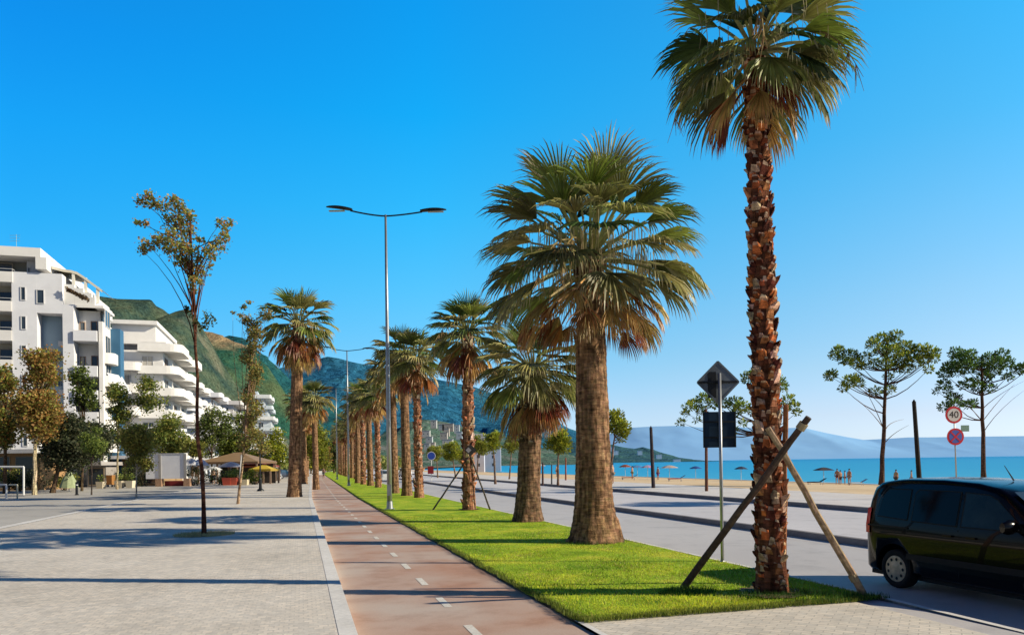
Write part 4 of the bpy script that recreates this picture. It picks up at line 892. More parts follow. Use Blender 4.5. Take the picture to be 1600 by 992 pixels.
# ------------------------------------------------------------------ the black van
def van():
    w0 = ground(1400, 917, ZR); fwd = Vector((SA, -CA, 0)); lft = Vector((CA, SA, 0))
    Lr = .66; org = w0-fwd*Lr+lft*.80; org.z = ZR
    t = thing('van', org, 'black passenger van driving on the near lane, cut off by the right edge', 'van')
    def W(x, y, z): return org+fwd*x+lft*y+Vector((0, 0, z))
    zr = lambda x: next((a[1]+(b[1]-a[1])*(x-a[0])/(b[0]-a[0]) for a, b in zip(TOP, TOP[1:]) if a[0] <= x <= b[0]), .6)
    TOP = [(0, .95), (.03, 1.15), (.10, 1.50), (.16, 1.66), (.30, 1.74), (.7, 1.79), (1.5, 1.79), (2.1, 1.75), (2.45, 1.68), (2.6, 1.61), (3.28, 1.12), (3.42, 1.07), (3.9, .96), (4.1, .82), (4.2, .62)]
    HW = .875
    def hw(x, z):
        e = 1.0
        if x < .25: e = 1-.13*((.25-x)/.25)**2
        if x > 3.4: e = 1-.28*((x-3.4)/.8)**2
        if z <= 1.02: y = HW-.03*(max(0, .45-z))-.012*abs(z-.85)
        else: y = HW-(z-1.02)*.235
        return y*e
    xs = [0, .02, .06, .10, .16, .30, .45, .6, .8, 1.0, 1.25, 1.5, 1.8, 2.1, 2.3, 2.45, 2.6, 2.75, 2.9, 3.1, 3.28, 3.42, 3.6, 3.8, 3.95, 4.05, 4.13, 4.2]
    m = MB(); rows = []
    for x in xs:
        T_ = zr(x); zs = [.24, .30, .42, .62, .84]; belt = min(1.02, T_-.12); zs = [min(z, belt-.02*(5-i)) for i, z in enumerate(zs)]+[belt]
        up = [belt+(T_-.10-belt)*k for k in (.33, .66, 1.0)] if T_-.10 > belt+.02 else [belt+.005, belt+.01, belt+.015]
        z_all = zs+up; half = [(hw(x, z)*(.93 if i == 0 else 1), z) for i, z in enumerate(z_all)]
        ey = half[-1][0]; et = half[-1][1]; half += [(ey-.035, et+(T_-et)*.62), (ey-.10, T_-.018), (ey*.55, T_-.003)]
        ring = [W(x, -y, z) for y, z in half]+[W(x, 0, T_)]+[W(x, y, z) for y, z in half[::-1]]
        rows.append(ring)
    m.grid(rows, closed=True); m.face(rows[0]); m.face(rows[-1][::-1])
    paint, nt, bs = new_mat('black_car_paint'); bs.inputs['Roughness'].default_value = .2; bs.inputs['Specular IOR Level'].default_value = .1; bs.inputs['Coat Weight'].default_value = .3; bs.inputs['Coat Roughness'].default_value = .02
    tc = N(nt, 'ShaderNodeTexCoord'); no = N(nt, 'ShaderNodeTexNoise'); no.inputs['Scale'].default_value = 1.5; r = N(nt, 'ShaderNodeValToRGB'); r.color_ramp.elements[0].color = (.0015, .0015, .0025, 1); r.color_ramp.elements[1].color = (.003, .003, .004, 1)
    nt.links.new(tc.outputs['Object'], no.inputs['Vector']); nt.links.new(no.outputs['Fac'], r.inputs['Fac']); nt.links.new(r.outputs['Color'], bs.inputs['Base Color'])
    body = m.build('body', paint, t, True)
    # wheel arches cut with a boolean, baked to a plain mesh
    tmp = []
    for wx in (Lr+.05, Lr+2.72):
        for sy in (-1, 1):
            c = MB(); o_ = W(wx, sy*.98, .34); n = 24
            rings = [[o_+lft*(-sy*q)+fwd*(.385*cos(2*pi*k/n))+Vector((0, 0, .385*sin(2*pi*k/n))) for k in range(n)] for q in (0, .42)]
            c.grid(rings, closed=True); c.face(rings[0]); c.face(rings[1][::-1]); off = root_loc(t); cu = bpy.data.objects.new('cut', c.mesh('cut', off)); cu.location = off; COL.objects.link(cu)
            bm = bmesh.new(); bm.from_mesh(cu.data); bmesh.ops.recalc_face_normals(bm, faces=bm.faces); bm.to_mesh(cu.data); bm.free(); tmp.append(cu)
    bm = bmesh.new(); bm.from_mesh(body.data); bmesh.ops.recalc_face_normals(bm, faces=bm.faces); bm.to_mesh(body.data); bm.free()
    for cu in tmp:
        md = body.modifiers.new('b', 'BOOLEAN'); md.operation = 'DIFFERENCE'; md.object = cu; md.solver = 'EXACT'
    bpy.context.view_layer.update(); dg = bpy.context.evaluated_depsgraph_get(); me = bpy.data.meshes.new_from_object(body.evaluated_get(dg)); body.modifiers.clear(); body.data = me
    for cu in tmp: bpy.data.objects.remove(cu)
    # wheels
    M_rub = simple('tyre_rubber', (.012, .012, .012), .8, 0, .2, 20); M_rim = simple('wheel_cover_beige', (.62, .47, .30), .45, .2, .25, 14)
    for wx in (Lr+.05, Lr+2.72):
        for sy in (-1, 1):
            c = W(wx, sy*.80, .315)
            def ring(r, d, n=32): return [c+lft*(sy*d)+fwd*(r*cos(2*pi*k/n))+Vector((0, 0, r*sin(2*pi*k/n))) for k in range(n)]
            m = MB(); m.grid([ring(.20, -.17), ring(.29, -.17), ring(.313, -.13), ring(.315, 0), ring(.310, .035), ring(.29, .06), ring(.215, .05), ring(.21, .03)], closed=True); wh = m.build('wheel', M_rub, t, True)
            m = MB(); m.grid([ring(.213, .045), ring(.205, .055), ring(.18, .05), ring(.10, .062), ring(.05, .075), ring(.0, .075)], closed=True); m.build('hubcap', M_rim, wh, True)
            m = MB()
            for k in range(9):
                a = 2*pi*k/9; cc = c+lft*(sy*.0575)+fwd*(.155*cos(a))+Vector((0, 0, .155*sin(a))); m.disc(cc, lft*sy, .027, n=10)
            m.build('hubcap_hole', M_dark, wh)
    # side glass and trim, both sides
    def panel(name, pts, sy, off, mat, thick=0, par=None, c=(1, 1, 1)):
        m = MB(); ps = [W(x, sy*(hw(x, z)+off), z) for x, z in pts]; m.face(ps if sy < 0 else ps[::-1], c); return m.build(name, mat, par or t)
    M_tintg = simple('tinted_glass', (.002, .0025, .004), .05, 0, .3, 2, spec=.2)
    M_frontg = simple('front_glass', (.012, .018, .016), .05, 0, .6, 4, spec=.3)
    M_rubber = simple('black_trim', (.006, .006, .006), .6, 0, .1, 9)
    for sy in (-1, 1):
        for nm, pts in (('front_door_window', [(1.98, 1.10), (2.97, 1.10), (2.92, 1.16), (2.50, 1.50), (2.36, 1.56), (1.98, 1.585)]), ('sliding_door_window', [(1.06, 1.12), (1.88, 1.10), (1.88, 1.59), (1.12, 1.60), (1.06, 1.54)]), ('quarter_window', [(.34, 1.16), (.96, 1.13), (.96, 1.60), (.50, 1.60), (.40, 1.5)]), ('corner_window', [(3.02, 1.09), (3.16, 1.10), (3.0, 1.19)])):
            cx = sum(p[0] for p in pts)/len(pts); cz = sum(p[1] for p in pts)/len(pts)
            o = panel(nm, [(cx+(x-cx)*1.05, cz+(z-cz)*1.07) for x, z in pts], sy, .004, M_rubber); panel('pane', pts, sy, .008, M_frontg if nm in ('front_door_window', 'corner_window') else M_tintg, par=o)
        for x in (1.02, 1.93, 2.95):
            panel('door_seam', [(x-.005, .34), (x+.005, .34), (x+.005, 1.04), (x-.005, 1.04)], sy, .003, M_rubber)
        m = MB(); m.box((0, 0, 0), (1, 1, 1), fr=lambda a, b, c_: W(.15+a*.85, sy*(hw(.5, .98)+.002+b*.012), .985+c_*.025)); m.build('sliding_rail', M_rubber, t)
        m = MB(); m.box((0, 0, 0), (1, 1, 1), fr=lambda a, b, c_: W(.95+a*2.1, sy*(HW-.02+b*.02), .50+c_*.09)); m.build('rub_strip', M_rubber, t)
        for x in (1.68, 2.08): m = MB(); m.box((0, 0, 0), (1, 1, 1), fr=lambda a, b, c_: W(x+a*.16, sy*(HW+.0+b*.03), .93+c_*.03)); m.build('door_handle', paint, t)
        m = MB(); mb_ = W(2.86, sy*1.0, 1.16); rows = []
        for k in range(5): u = -1+k/2; rows.append([mb_+lft*(u*.12)+fwd*(.06*cos(q*pi/4)*(1-.3*u*u))+Vector((0, 0, .10*sin(q*pi/4)*(1-.3*u*u))) for q in range(8)])
        m.grid(rows, closed=True); m.face(rows[0]); m.face(rows[-1]); m.bar(mb_-lft*sy*.1, W(2.9, sy*.84, 1.09), .05, .04); m.build('wing_mirror', paint, t, True)
        # rear lamp wraps the corner
        M_red = simple('red_lamp_lens', (.98, .006, .02), .3, 0, .1, 12, coat=.2); m = MB(); ps = [(.13, .92), (.0, .92), (.0, 1.36), (.10, 1.36)]
        m.grid([[W(.17, sy*(hw(.17, z)+.012), z), W(.06, sy*(hw(.08, z)+.022), z), W(max(0, -.012+max(0, z-1.0)*.22), sy*(hw(.0, z)+.002), z), W(-.018+max(0, z-1.0)*.22, sy*(hw(0, z)-.09), z)] for z in (.86, 1.0, 1.15, 1.28)]); m.build('tail_light', M_red, t)
        m = MB(); m.grid([[W(3.72+.13*k, sy*(hw(3.72+.13*k, z)+.006), z) for k in range(4)] for z in (.66, .74, .82)]); m.build('headlight', M_glass, t)
    m = MB(); m.face([W(2.63, -.62, 1.595), W(2.63, .62, 1.595), W(3.26, .70, 1.15), W(3.26, -.70, 1.15)][::-1]); o = m.build('windscreen', M_glass, t)
    o.location = (0, 0, .025)
    m = MB(); m.face([W(-.004, -.6, 1.08), W(-.004, .6, 1.08), W(.085, .56, 1.5), W(.085, -.56, 1.5)]); o = m.build('rear_window', M_glass, t); o.location = tuple(-fwd*.03)
    m = MB(); m.box((0, 0, 0), (1, 1, 1), fr=lambda a, b, c_: W(-.02+a*.09, -.72+b*1.44, .32+c_*.22)); m.build('rear_bumper', M_rubber, t)
    m = MB(); m.box((0, 0, 0), (1, 1, 1), fr=lambda a, b, c_: W(-.03+a*.03, -.26+b*.52, .72+c_*.12), c=(.75, .75, .72)); m.build('number_plate', M_paint, t)
    m = MB(); m.box((0, 0, 0), (1, 1, 1), fr=lambda a, b, c_: W(.05+a*4.0, -.72+b*1.44, .16+c_*.09)); m.build('underbody', M_rubber, t)
    m = MB(); m.tube([W(2.1, 0, 1.76), W(1.95, 0, 1.98)], [.012, .004], n=5); m.build('aerial', M_rubber, t)
van()
# ------------------------------------------------------------------ distant cars
def car(p, rz, col, label, grp=None, L_=4.2):
    t = thing('parked_car', p, label, 'car', grp); m = MB(); fw = Vector((cos(rz), sin(rz), 0)); lf = Vector((-sin(rz), cos(rz), 0)); W = lambda x, y, z: Vector(p)+fw*x+lf*y+Vector((0, 0, z))
    rows = []
    for x, T_, w in ((-2.1, .6, .7), (-2.05, .9, .8), (-1.8, 1.0, .84), (-1.4, 1.36, .84), (-.8, 1.44, .84), (.2, 1.42, .84), (.9, 1.0, .85), (1.8, .88, .82), (2.1, .6, .7)):
        rows.append([W(x, -w, .25), W(x, -w-.02, .6 if T_ > .7 else .45), W(x, -w*.98, min(.92, T_-.05)), W(x, -w*.72, T_), W(x, w*.72, T_), W(x, w*.98, min(.92, T_-.05)), W(x, w+.02, .6 if T_ > .7 else .45), W(x, w, .25)])
    m.grid(rows, col, True); m.face(rows[0], col); m.face(rows[-1][::-1], col); m.build('body', M_carp, t, True)
    for sy in (-1, 1):
        m = MB(); m.face([W(-1.35, sy*.80, .98), W(.72, sy*.80, .98), W(.15, sy*.70, 1.33), W(-1.15, sy*.70, 1.33)]); o = m.build('side_window', M_glass, t); o.location = tuple(lf*sy*.035)
        for x in (-1.3, 1.3): m = MB(); c = W(x, sy*.86, .31); m.tube([c-lf*sy*.18, c], .31, (.02, .02, .02), 14); w = m.build('wheel', M_paint, t); m = MB(); m.disc(c+lf*sy*.004, lf*sy, .18, (.5, .5, .52), 12); m.build('rim', M_paint, w)
    m = MB(); m.face([W(.95, -.6, 1.0), W(.95, .6, 1.0), W(.25, .55, 1.4), W(.25, -.55, 1.4)]); o = m.build('windscreen', M_glass, t); o.location = (fw.x*.03, fw.y*.03, .02)
    m = MB(); m.face([W(-1.84, -.6, 1.02), W(-1.84, .6, 1.02), W(-1.43, .55, 1.34), W(-1.43, -.55, 1.34)]); o = m.build('rear_window', M_glass, t); o.location = (-fw.x*.03, -fw.y*.03, .02)
M_carp = tinted('car_paint', .3, 0, 2, .04, spec=.6)
for i, (px, py, Y, rz, c, lb) in enumerate(((423, 752, 100, .3, (.35, .36, .38), 'grey parked car left of the lone brown palm trunk'), (440, 751, 112, .1, (.04, .05, .08), 'dark blue parked car tucked behind the lone brown palm trunk'), (432, 748, 130, .2, (.75, .75, .75), 'white parked car farthest left of the lone palm, behind two darker cars'),
        (402, 753, 96, .4, (.5, .52, .55), 'silver parked car beside the black lamp standard'))):
    p = at(px, py, Y); p.z = ZP-.02; car(p, rz+1.2, c, lb)
for i, (s, t_, c, lb) in enumerate(((98, 10.0, (.75, .76, .76), 'white car on the road beyond the slim reddish palm'), (120, 15.2, (.55, .56, .6), 'silver car in the far lane beyond the palm row'))):
    car(P(s, t_, ZR if t_ < 13 else ZU), A+pi/2, c, lb)
car(P(150, 2.0, 0.02), A+pi/2, (.78, .78, .78), 'white vehicle at the very end of the cycle path')
# ------------------------------------------------------------------ people
def person(b, H, rz, label, shirt=None, trunks=(.1, .1, .3), skin=(.45, .25, .16), pose='stand', hair=(.03, .02, .015)):
    t = thing('person', b, label, 'person'); k = H/1.75; st = .12 if pose == 'walk' else .0
    V = [(0, 0, .95), (0, 0, 1.15), (0, 0, 1.38), (0, 0, 1.50), (0, .01, 1.64), (.10, 0, .90), (.11, st, .50), (.11, st*1.2, .08), (.11, .12+st, .03), (-.10, 0, .90), (-.11, -st, .50), (-.11, -st*1.4, .08), (-.11, .12-st, .03),
         (.18, 0, 1.40), (.24, -st*.6, 1.14), (.25, .05, .90), (.25, .08, .80), (-.18, 0, 1.40), (-.24, st*.6, 1.14), (-.25, .05, .90), (-.25, .08, .80)]
    Rr = [.14, .13, .15, .055, .10, .09, .06, .04, .035, .09, .06, .04, .035, .06, .045, .03, .028, .06, .045, .03, .028]
    E = [(0, 1), (1, 2), (2, 3), (3, 4), (0, 5), (5, 6), (6, 7), (7, 8), (0, 9), (9, 10), (10, 11), (11, 12), (2, 13), (13, 14), (14, 15), (15, 16), (2, 17), (17, 18), (18, 19), (19, 20)]
    def skinmesh(idx, infl, name, mat, col):
        me = bpy.data.meshes.new(name); mp = {v: i for i, v in enumerate(idx)}
        me.from_pydata([(V[i][0]*k, V[i][1]*k, V[i][2]*k) for i in idx], [(mp[a], mp[b_]) for a, b_ in E if a in mp and b_ in mp], [])
        o = bpy.data.objects.new(name, me); COL.objects.link(o); sk = o.modifiers.new('s', 'SKIN'); sk.use_smooth_shade = True
        if not me.skin_vertices:
            bm = bmesh.new(); bm.from_mesh(me); bm.verts.layers.skin.verify(); bm.to_mesh(me); bm.free()
        for i, v in enumerate(idx):
            s_ = me.skin_vertices[0].data[i]; s_.radius = (Rr[v]*k*infl*(1.15 if v < 3 else 1), Rr[v]*k*infl*(.8 if v < 3 else 1)); s_.use_root = (i == 0)
        o.modifiers.new('d', 'SUBSURF').levels = 1; bpy.context.view_layer.update(); dg = bpy.context.evaluated_depsgraph_get(); m2 = bpy.data.meshes.new_from_object(o.evaluated_get(dg)); o.modifiers.clear(); o.data = m2; m2.materials.clear(); m2.materials.append(mat)
        a = m2.attributes.new('tint', 'FLOAT_COLOR', 'FACE'); a.data.foreach_set('color', [*col, 1.0]*len(m2.polygons)); o.parent = t; return o
    skinmesh(list(range(21)), 1, 'body', M_skin, skin)
    skinmesh([0, 5, 6, 9, 10] if shirt else [0, 5, 9], 1.14, 'shorts', M_cloth, trunks)
    if shirt: skinmesh([1, 2, 13, 17], 1.15, 'shirt', M_cloth, shirt)
    h = MB(); h.blob((0, -.015*k, 1.70*k), (.085*k, .10*k, .07*k), hair, 10, 6); o = h.build('hair', M_cloth, None); o.parent = t
    f = MB(); f.blob((0, .10*k, 1.635*k), (.014*k, .022*k, .02*k), skin, 6, 4)
    for q in (-1, 1): f.blob((q*.035*k, .088*k, 1.66*k), (.012*k, .008*k, .008*k), (.03, .02, .02), 6, 4); f.blob((q*.095*k, 0, 1.64*k), (.012*k, .02*k, .03*k), skin, 6, 4)
    o = f.build('face', M_skin, None); o.parent = t
    t.rotation_euler = (0, 0, rz); return t
def on_beach(px, Y, dz=0):
    p = at(px, 740, Y); s, t_ = ST(p); p.z = zb(t_-bend(s)) if t_ < 66 else -1.0; return p
for (px, Y, rz, H, sh, tr, lb) in ((1308, 82, 2.5, 1.75, None, (.35, .06, .05), 'bather in dark red shorts standing by the water, left of two others'), (1313, 84, .4, 1.6, (.3, .1, .08), (.1, .05, .05), 'bather in reddish top close beside the one in dark red shorts'),
        (1320, 86, 1, 1.6, None, (.1, .15, .4), 'bather in blue shorts in the middle of the group at the waterline'), (1327, 80, 2, 1.75, (.5, .2, .18), (.5, .4, .4), 'rightmost standing bather of the beach group, pinkish top'),
        (1400, 74, 2, 1.7, (.1, .5, .25), (.1, .1, .1), 'person in green top behind the van roof'), (1424, 78, 1, 1.7, (.5, .3, .5), (.1, .1, .1), 'person in mauve top right of the one in green'),
        (988, 96, 1, 1.7, None, (.1, .3, .2), 'bather right of the big palm near the first beach umbrellas'), (1028, 92, 2, 1.65, (.45, .2, .5), (.3, .1, .3), 'bather in purple just right of the dark post'), (957, 62, 1, 1.75, (.55, .45, .35), (.3, .25, .2), 'pedestrian in beige next to the trunk of the round green pine'),
        (870, 110, 1, 1.7, None, (.4, .05, .05), 'bather in red seen between the palm trunks')):
    person(on_beach(px, Y), H, rz, lb, sh, tr)
for (s, t_, lb, sh) in ((118, 1.3, 'walker in white far down the cycle path', (.75, .75, .75)), (122, 2.4, 'walker in grey far down the cycle path beside the one in white', (.3, .32, .36))):
    person(P(s, t_, 0), 1.75, 2.8, lb, sh, (.15, .15, .2))
person(at(334, 757, 80)*1+Vector((0, 0, 0)), 1.7, 1, 'person in pale shirt standing under the brown canopy', (.7, .7, .72), (.1, .1, .12)).location.z = ZP
# ------------------------------------------------------------------ beach umbrellas
def umbrella(b, R, H, cs, label, name='beach_umbrella', cat='umbrella', group=None, droop=.35, tilt=0):
    t = thing(name, b, label, cat, group); m = MB(); b = Vector(b); m.tube([b, b+Vector((tilt, 0, H))], .03, (.6, .6, .58), 6); m.build('pole', M_paint, t)
    m = MB(); n = 8; rows = []
    for i in range(5):
        u = i/4; rows.append([b+Vector((tilt*(1-.2*u)+R*u*cos(2*pi*k/n), R*u*sin(2*pi*k/n), H-droop*u**1.6)) for k in range(n)])
    m.grid(rows, lambda i, j: cs[j % len(cs)], True); m.build('canopy', M_cloth, t); return t
for (px, Y, R, c, lb) in ((1012, 100, .95, [(.55, .3, .6), (.6, .5, .6)], 'mauve beach umbrella directly left of the dark post'), (1046, 96, 1.2, [(.62, .45, .38), (.7, .6, .55)], 'pinkish beige beach umbrella right of the dark post'), (1087, 100, .9, [(.05, .12, .4)], 'navy blue beach umbrella left of the sign pole'),
        (1287, 84, 1.25, [(.05, .05, .08), (.12, .1, .1)], 'black beach umbrella between palm trunk and bathers'), (996, 104, 1.0, [(.1, .25, .6), (.2, .4, .7)], 'blue beach umbrella right of the big palm'), (977, 98, .9, [(.35, .1, .06)], 'dark red beach umbrella beside the round green pine'), (1158, 92, .9, [(.06, .08, .14)], 'dark umbrella low behind the sign pole'),
        (842, 112, 1.1, [(.5, .5, .55)], 'grey beach umbrella seen left of the big palm trunk'), (906, 108, .8, [(.65, .12, .1)], 'bright red umbrella behind the big palm trunk edge')):
    umbrella(on_beach(px, Y), R, 1.9, c, lb)
def lounger(px, Y, c, label):
    b = on_beach(px, Y); t = thing('beach_lounger', b, label, 'beach lounger'); m = MB(); m.box((b.x-.9, b.y-.3, b.z+.25), (b.x+.35, b.y+.3, b.z+.32), c); m.build('bed', M_paint, t)
    m = MB(); m.face([b+Vector((.35, -.3, .3)), b+Vector((.35, .3, .3)), b+Vector((.95, .3, .65)), b+Vector((.95, -.3, .65))], c); m.build('backrest', M_paint, t)
    for q in (-.8, .5):
        for w in (-.25, .25): m = MB(); m.box((b.x+q-.03, b.y+w-.03, b.z-.02), (b.x+q+.03, b.y+w+.03, b.z+.25), (.7, .7, .7)); m.build('leg', M_paint, t)
for px, Y, c, lb in ((1057, 80, (.5, .04, .1), 'crimson beach lounger on the sand left of the sign pole'), (1276, 76, (.03, .03, .04), 'long dark lounger on the sand under the black umbrella'), (1340, 78, (.75, .72, .68), 'pale beach lounger right of the bathers'), (984, 84, (.45, .08, .05), 'red brown lounger right of the round green pine')): lounger(px, Y, c, lb)
# ------------------------------------------------------------------ cafe fronts on the left
def boxthing(name, label, cat, Y, px0, px1, py0, py1, depth, col, partname, mat=None, z=None):
    a = at(px0, py1, Y); b = at(px1, py0, Y); base = Vector(((a.x+b.x)/2, Y, a.z)); t = thing(name, base, label, cat); m = MB(); m.box((a.x, Y, a.z), (b.x, Y+depth, b.z), col); m.build(partname, mat or M_paint, t); return t, a, b
# white board on two brick legs
Yb = 76; zb0 = ZP-.02
a = at(228, 748, Yb); b = at(288, 709, Yb); base = Vector(((a.x+b.x)/2, Yb, zb0)); t = thing('notice_board', base, 'large blank white board with grey frame on two brick legs', 'billboard')
m = MB(); m.box((a.x, Yb, a.z), (b.x, Yb+.25, b.z), (.95, .95, .98)); m.build('panel', M_paint, t)
m = MB()
for px in (239.5, 279): c = at(px, 0, Yb).x; m.box((c-.13, Yb-.06, a.z), (c+.13, Yb-.003, b.z+.03), (.42, .40, .38))
m.box((a.x-.05, Yb-.05, b.z+.002), (b.x+.05, Yb+.3, b.z+.1), (.55, .56, .58)); m.build('frame', M_paint, t)
for px in (237, 281): c = at(px, 0, Yb).x; m = MB(); m.box((c-.32, Yb-.05, zb0), (c+.32, Yb+.4, a.z-.004), (.45, .28, .18)); m.build('leg', M_wood, t)
m = MB(); m.box((at(243, 0, Yb).x, Yb+.5, zb0), (at(276, 0, Yb).x, Yb+.9, zb0+.55), (.25, .03, .03)); o = m.build('red_bench', M_paint, t)
# pergola cafe pavilion with low pitched brown roof
def pavilion(px0, px1, pye, pyr, Y, D, c, label, colr=(.3, .2, .14), name='cafe_pavilion'):
    x0, x1 = at(px0, 0, Y).x, at(px1, 0, Y).x; ze, zr_ = at(px0, pye, Y).z, at((px0+px1)/2, pyr, Y).z; base = Vector(((x0+x1)/2, Y, ZP-.02)); t = thing(name, base, label, 'pavilion')
    m = MB(); xm = (x0+x1)/2; y0, y1 = Y, Y+D; ym = Y+D/2
    for q in (([x0, y0], [x1, y0]), ([x1, y0], [x1, y1]), ([x1, y1], [x0, y1]), ([x0, y1], [x0, y0])):
        (ax, ay), (bx_, by) = q; m.face([(ax, ay, ze), (bx_, by, ze), (xm+(bx_-xm)*.1, ym, zr_), (xm+(ax-xm)*.1, ym, zr_)], c)
        m.bar((ax, ay, ze-.12), (bx_, by, ze-.12), .08, .22, mixc(c, (.1, .05, .03), .5))
    m.build('roof', M_paint, t)
    for u in (.02, .33, .66, .98):
        for y in (y0+.1, y1-.1): m = MB(); xx = x0+(x1-x0)*u; m.box((xx-.08, y-.08, ZP-.02), (xx+.08, y+.08, ze-.2), colr); m.build('post', M_wood, t)
    m = MB(); m.box((x0+.3, y1-.4, ZP-.02), (x1-.3, y1-.3, ze-.3), (.05, .04, .035)); m.build('back_wall', M_paint, t); return t
pavilion(297, 392, 722, 706, 86, 7, (.34, .22, .12), 'open pavilion with brown hipped roof right of the white board')
pavilion(345, 408, 728, 721, 92, 5, (.42, .10, .07), 'long low canopy with dark red edge beside the yellow awning', name='market_canopy')
pavilion(378, 412, 733, 726, 80, 3, (.75, .52, .04), 'small yellow awning on posts left of the black lamp standard', name='market_canopy')
for px, R, H, Y, c, lb, dr in ((298, 1.15, 2.9, 78, [(.78, .76, .78)], 'left one of two white round parasols right of the white board', .75), (313, 1.0, 2.85, 79, [(.72, .68, .76)], 'right one of the two white parasols, slightly mauve', .75), (361, 1.5, 2.5, 84, [(.55, .57, .68), (.7, .7, .76)], 'grey striped cafe parasol under the red edged canopy', .6), (334, 1.0, 2.0, 82, [(.78, .78, .75)], 'small white parasol under the brown pavilion', .4)):
    b = at(px, 750, Y); b.z = ZP-.02; umbrella(b, R, H, c, lb, 'cafe_parasol', 'parasol', None, dr)
# folded green parasol
b = at(108, 765, 63); b.z = ZP-.02; t = thing('folded_parasol', b, 'pale green folded parasol like a small tent below the dark tree', 'parasol'); m = MB(); m.tube([b+Vector((0, 0, h)) for h in (.3, .9, 1.8, 2.05)], [.75, .55, .12, .03], (.42, .48, .28), 9); m.build('canopy', M_cloth, t); m = MB(); m.tube([b, b+Vector((0, 0, 2.15))], .03, (.7, .7, .7), 6); m.build('pole', M_paint, t)
# ground floor kiosks
def kiosk(px0, px1, pyt, Y, D, label, wall=(.55, .42, .28), roofc=(.8, .78, .75), over=6, name='cafe_kiosk', open_=True):
    x0, x1 = at(px0, 0, Y).x, at(px1, 0, Y).x; zt_ = at(px0, pyt, Y).z; base = Vector(((x0+x1)/2, Y, ZP-.02)); t = thing(name, base, label, 'kiosk'); z0 = ZP-.02
    m = MB(); m.box((x0, Y+.6, z0), (x1, Y+D, zt_-.35), wall); m.build('wall', M_wall, t)
    m = MB(); m.box((x0-.4, Y-1.0, zt_-.35+.003), (x1+.4, Y+D+.3, zt_), roofc); m.build('roof', M_wall, t)
    n = max(1, int((x1-x0)/2.4))
    for i in range(n):
        a_ = x0+(x1-x0)*(i+.12)/n; b_ = x0+(x1-x0)*(i+.88)/n; m = MB(); m.box((a_-.06, Y+.55, z0+.2), (b_+.06, Y+.597, zt_-.6), (.4, .3, .2)); w = m.build('shop_window', M_paint, t); m = MB(); m.face([(a_, Y+.545, z0+.28), (b_, Y+.545, z0+.28), (b_, Y+.545, zt_-.68), (a_, Y+.545, zt_-.68)]); m.build('pane', M_glass, w)
    return t
kiosk(-40, 46, 703, 68, 5, 'brown kiosk with white flat roof slab at the left edge', (.45, .27, .13))
kiosk(120, 150, 722, 76, 3, 'grey timber kiosk right of the folded green parasol', (.38, .35, .33), (.45, .42, .4))
kiosk(176, 236, 712, 80, 6, 'cafe kiosk with broad white roof left of the white board', (.40, .27, .15), (.85, .85, .88))
kiosk(186, 245, 668, 98, 6, 'white canopied terrace above and behind the cafe kiosk, left of the white board', (.6, .55, .45), (.85, .86, .9))
# planters
def planter(px, py, Y, w, h, c, label, name='planter', cols=GR):
    b = at(px, py, Y); b.z = ZP-.02; t = thing(name, b, label, 'planter'); m = MB(); q = w/2
    m.grid([[b+Vector((sx*q*k, sy*q*k, z)) for sx, sy in ((-1, -1), (1, -1), (1, 1), (-1, 1))] for k, z in ((.8, 0), (.82, h*.1), (1, h), (.88, h), (.86, h*.85))], c, True); m.face([b+Vector((sx*q*.86, sy*q*.86, h*.85)) for sx, sy in ((-1, -1), (1, -1), (1, 1), (-1, 1))], (.06, .04, .03)); m.build('pot', M_paint, t)
    l = MB(); leaves(l, b+Vector((0, 0, h+.35)), .45, 90, .15, cols); l.build('plant', M_leaf, t); return t
for i, (px, w, h, c, lb) in enumerate(((158, .7, .65, (.72, .62, .45), 'leftmost cream square planter before the cafe kiosk'), (187, .7, .7, (.72, .62, .45), 'middle cream square planter before the cafe kiosk'), (204, .7, .7, (.74, .66, .5), 'right cream square planter, beside the dark shrub'), (92, 1.1, .7, (.45, .22, .16), 'terracotta planter left of the folded parasol'),
        (356, .9, .8, (.55, .10, .06), 'left red planter under the striped parasol'), (366, .8, .8, (.60, .12, .07), 'right red planter under the striped parasol'), (383, .7, .6, (.7, .6, .4), 'small cream planter under the yellow awning'))):
    random.seed(300+i); planter(px, 760, 72 if px < 250 else 76, w, h, c, lb)
# orange wooden crate
t, a, b = boxthing('wooden_cabinet', 'orange brown wooden cabinet in front of the cafe kiosk', 'cabinet', 74, 166, 175, 742, 757, .6, (.42, .2, .06), 'body'); m = MB(); m.box((a.x+.05, 73.96, a.z+.1), (b.x-.05, 73.996, b.z-.1), (.3, .13, .04)); m.build('door', M_paint, t)
# white rail frames
def frame_(pts, r, label, name='rail_frame', c=(.75, .76, .76)):
    t = thing(name, pts[0], label, 'rail frame')
    for i in range(len(pts)-1): m = MB(); m.tube([pts[i], pts[i+1]], r, c, 8); m.build('rail' if abs(pts[i].z-pts[i+1].z) < .3 else 'upright', M_paint, t)
Yf = 47; z0 = ground(36, 773, ZP).z
g0 = ground(37, 773, ZP); Yf = g0.y; frame_([g0, at(37, 729, Yf), at(-20, 729, Yf), Vector((at(-20, 0, Yf).x, Yf, ZP))], .07, 'tall white goal shaped steel frame at the left edge')
g0 = ground(10, 779, ZP); Yf = g0.y; frame_([g0, at(10, 757, Yf), at(-30, 757, Yf)], .06, 'low pale rail in front of the tall white frame'); frame_([ground(27, 778, ZP), at(27, 757, Yf), at(14, 757, Yf)], .05, 'short pale rail piece right of the low rail', c=(.7, .66, .5))
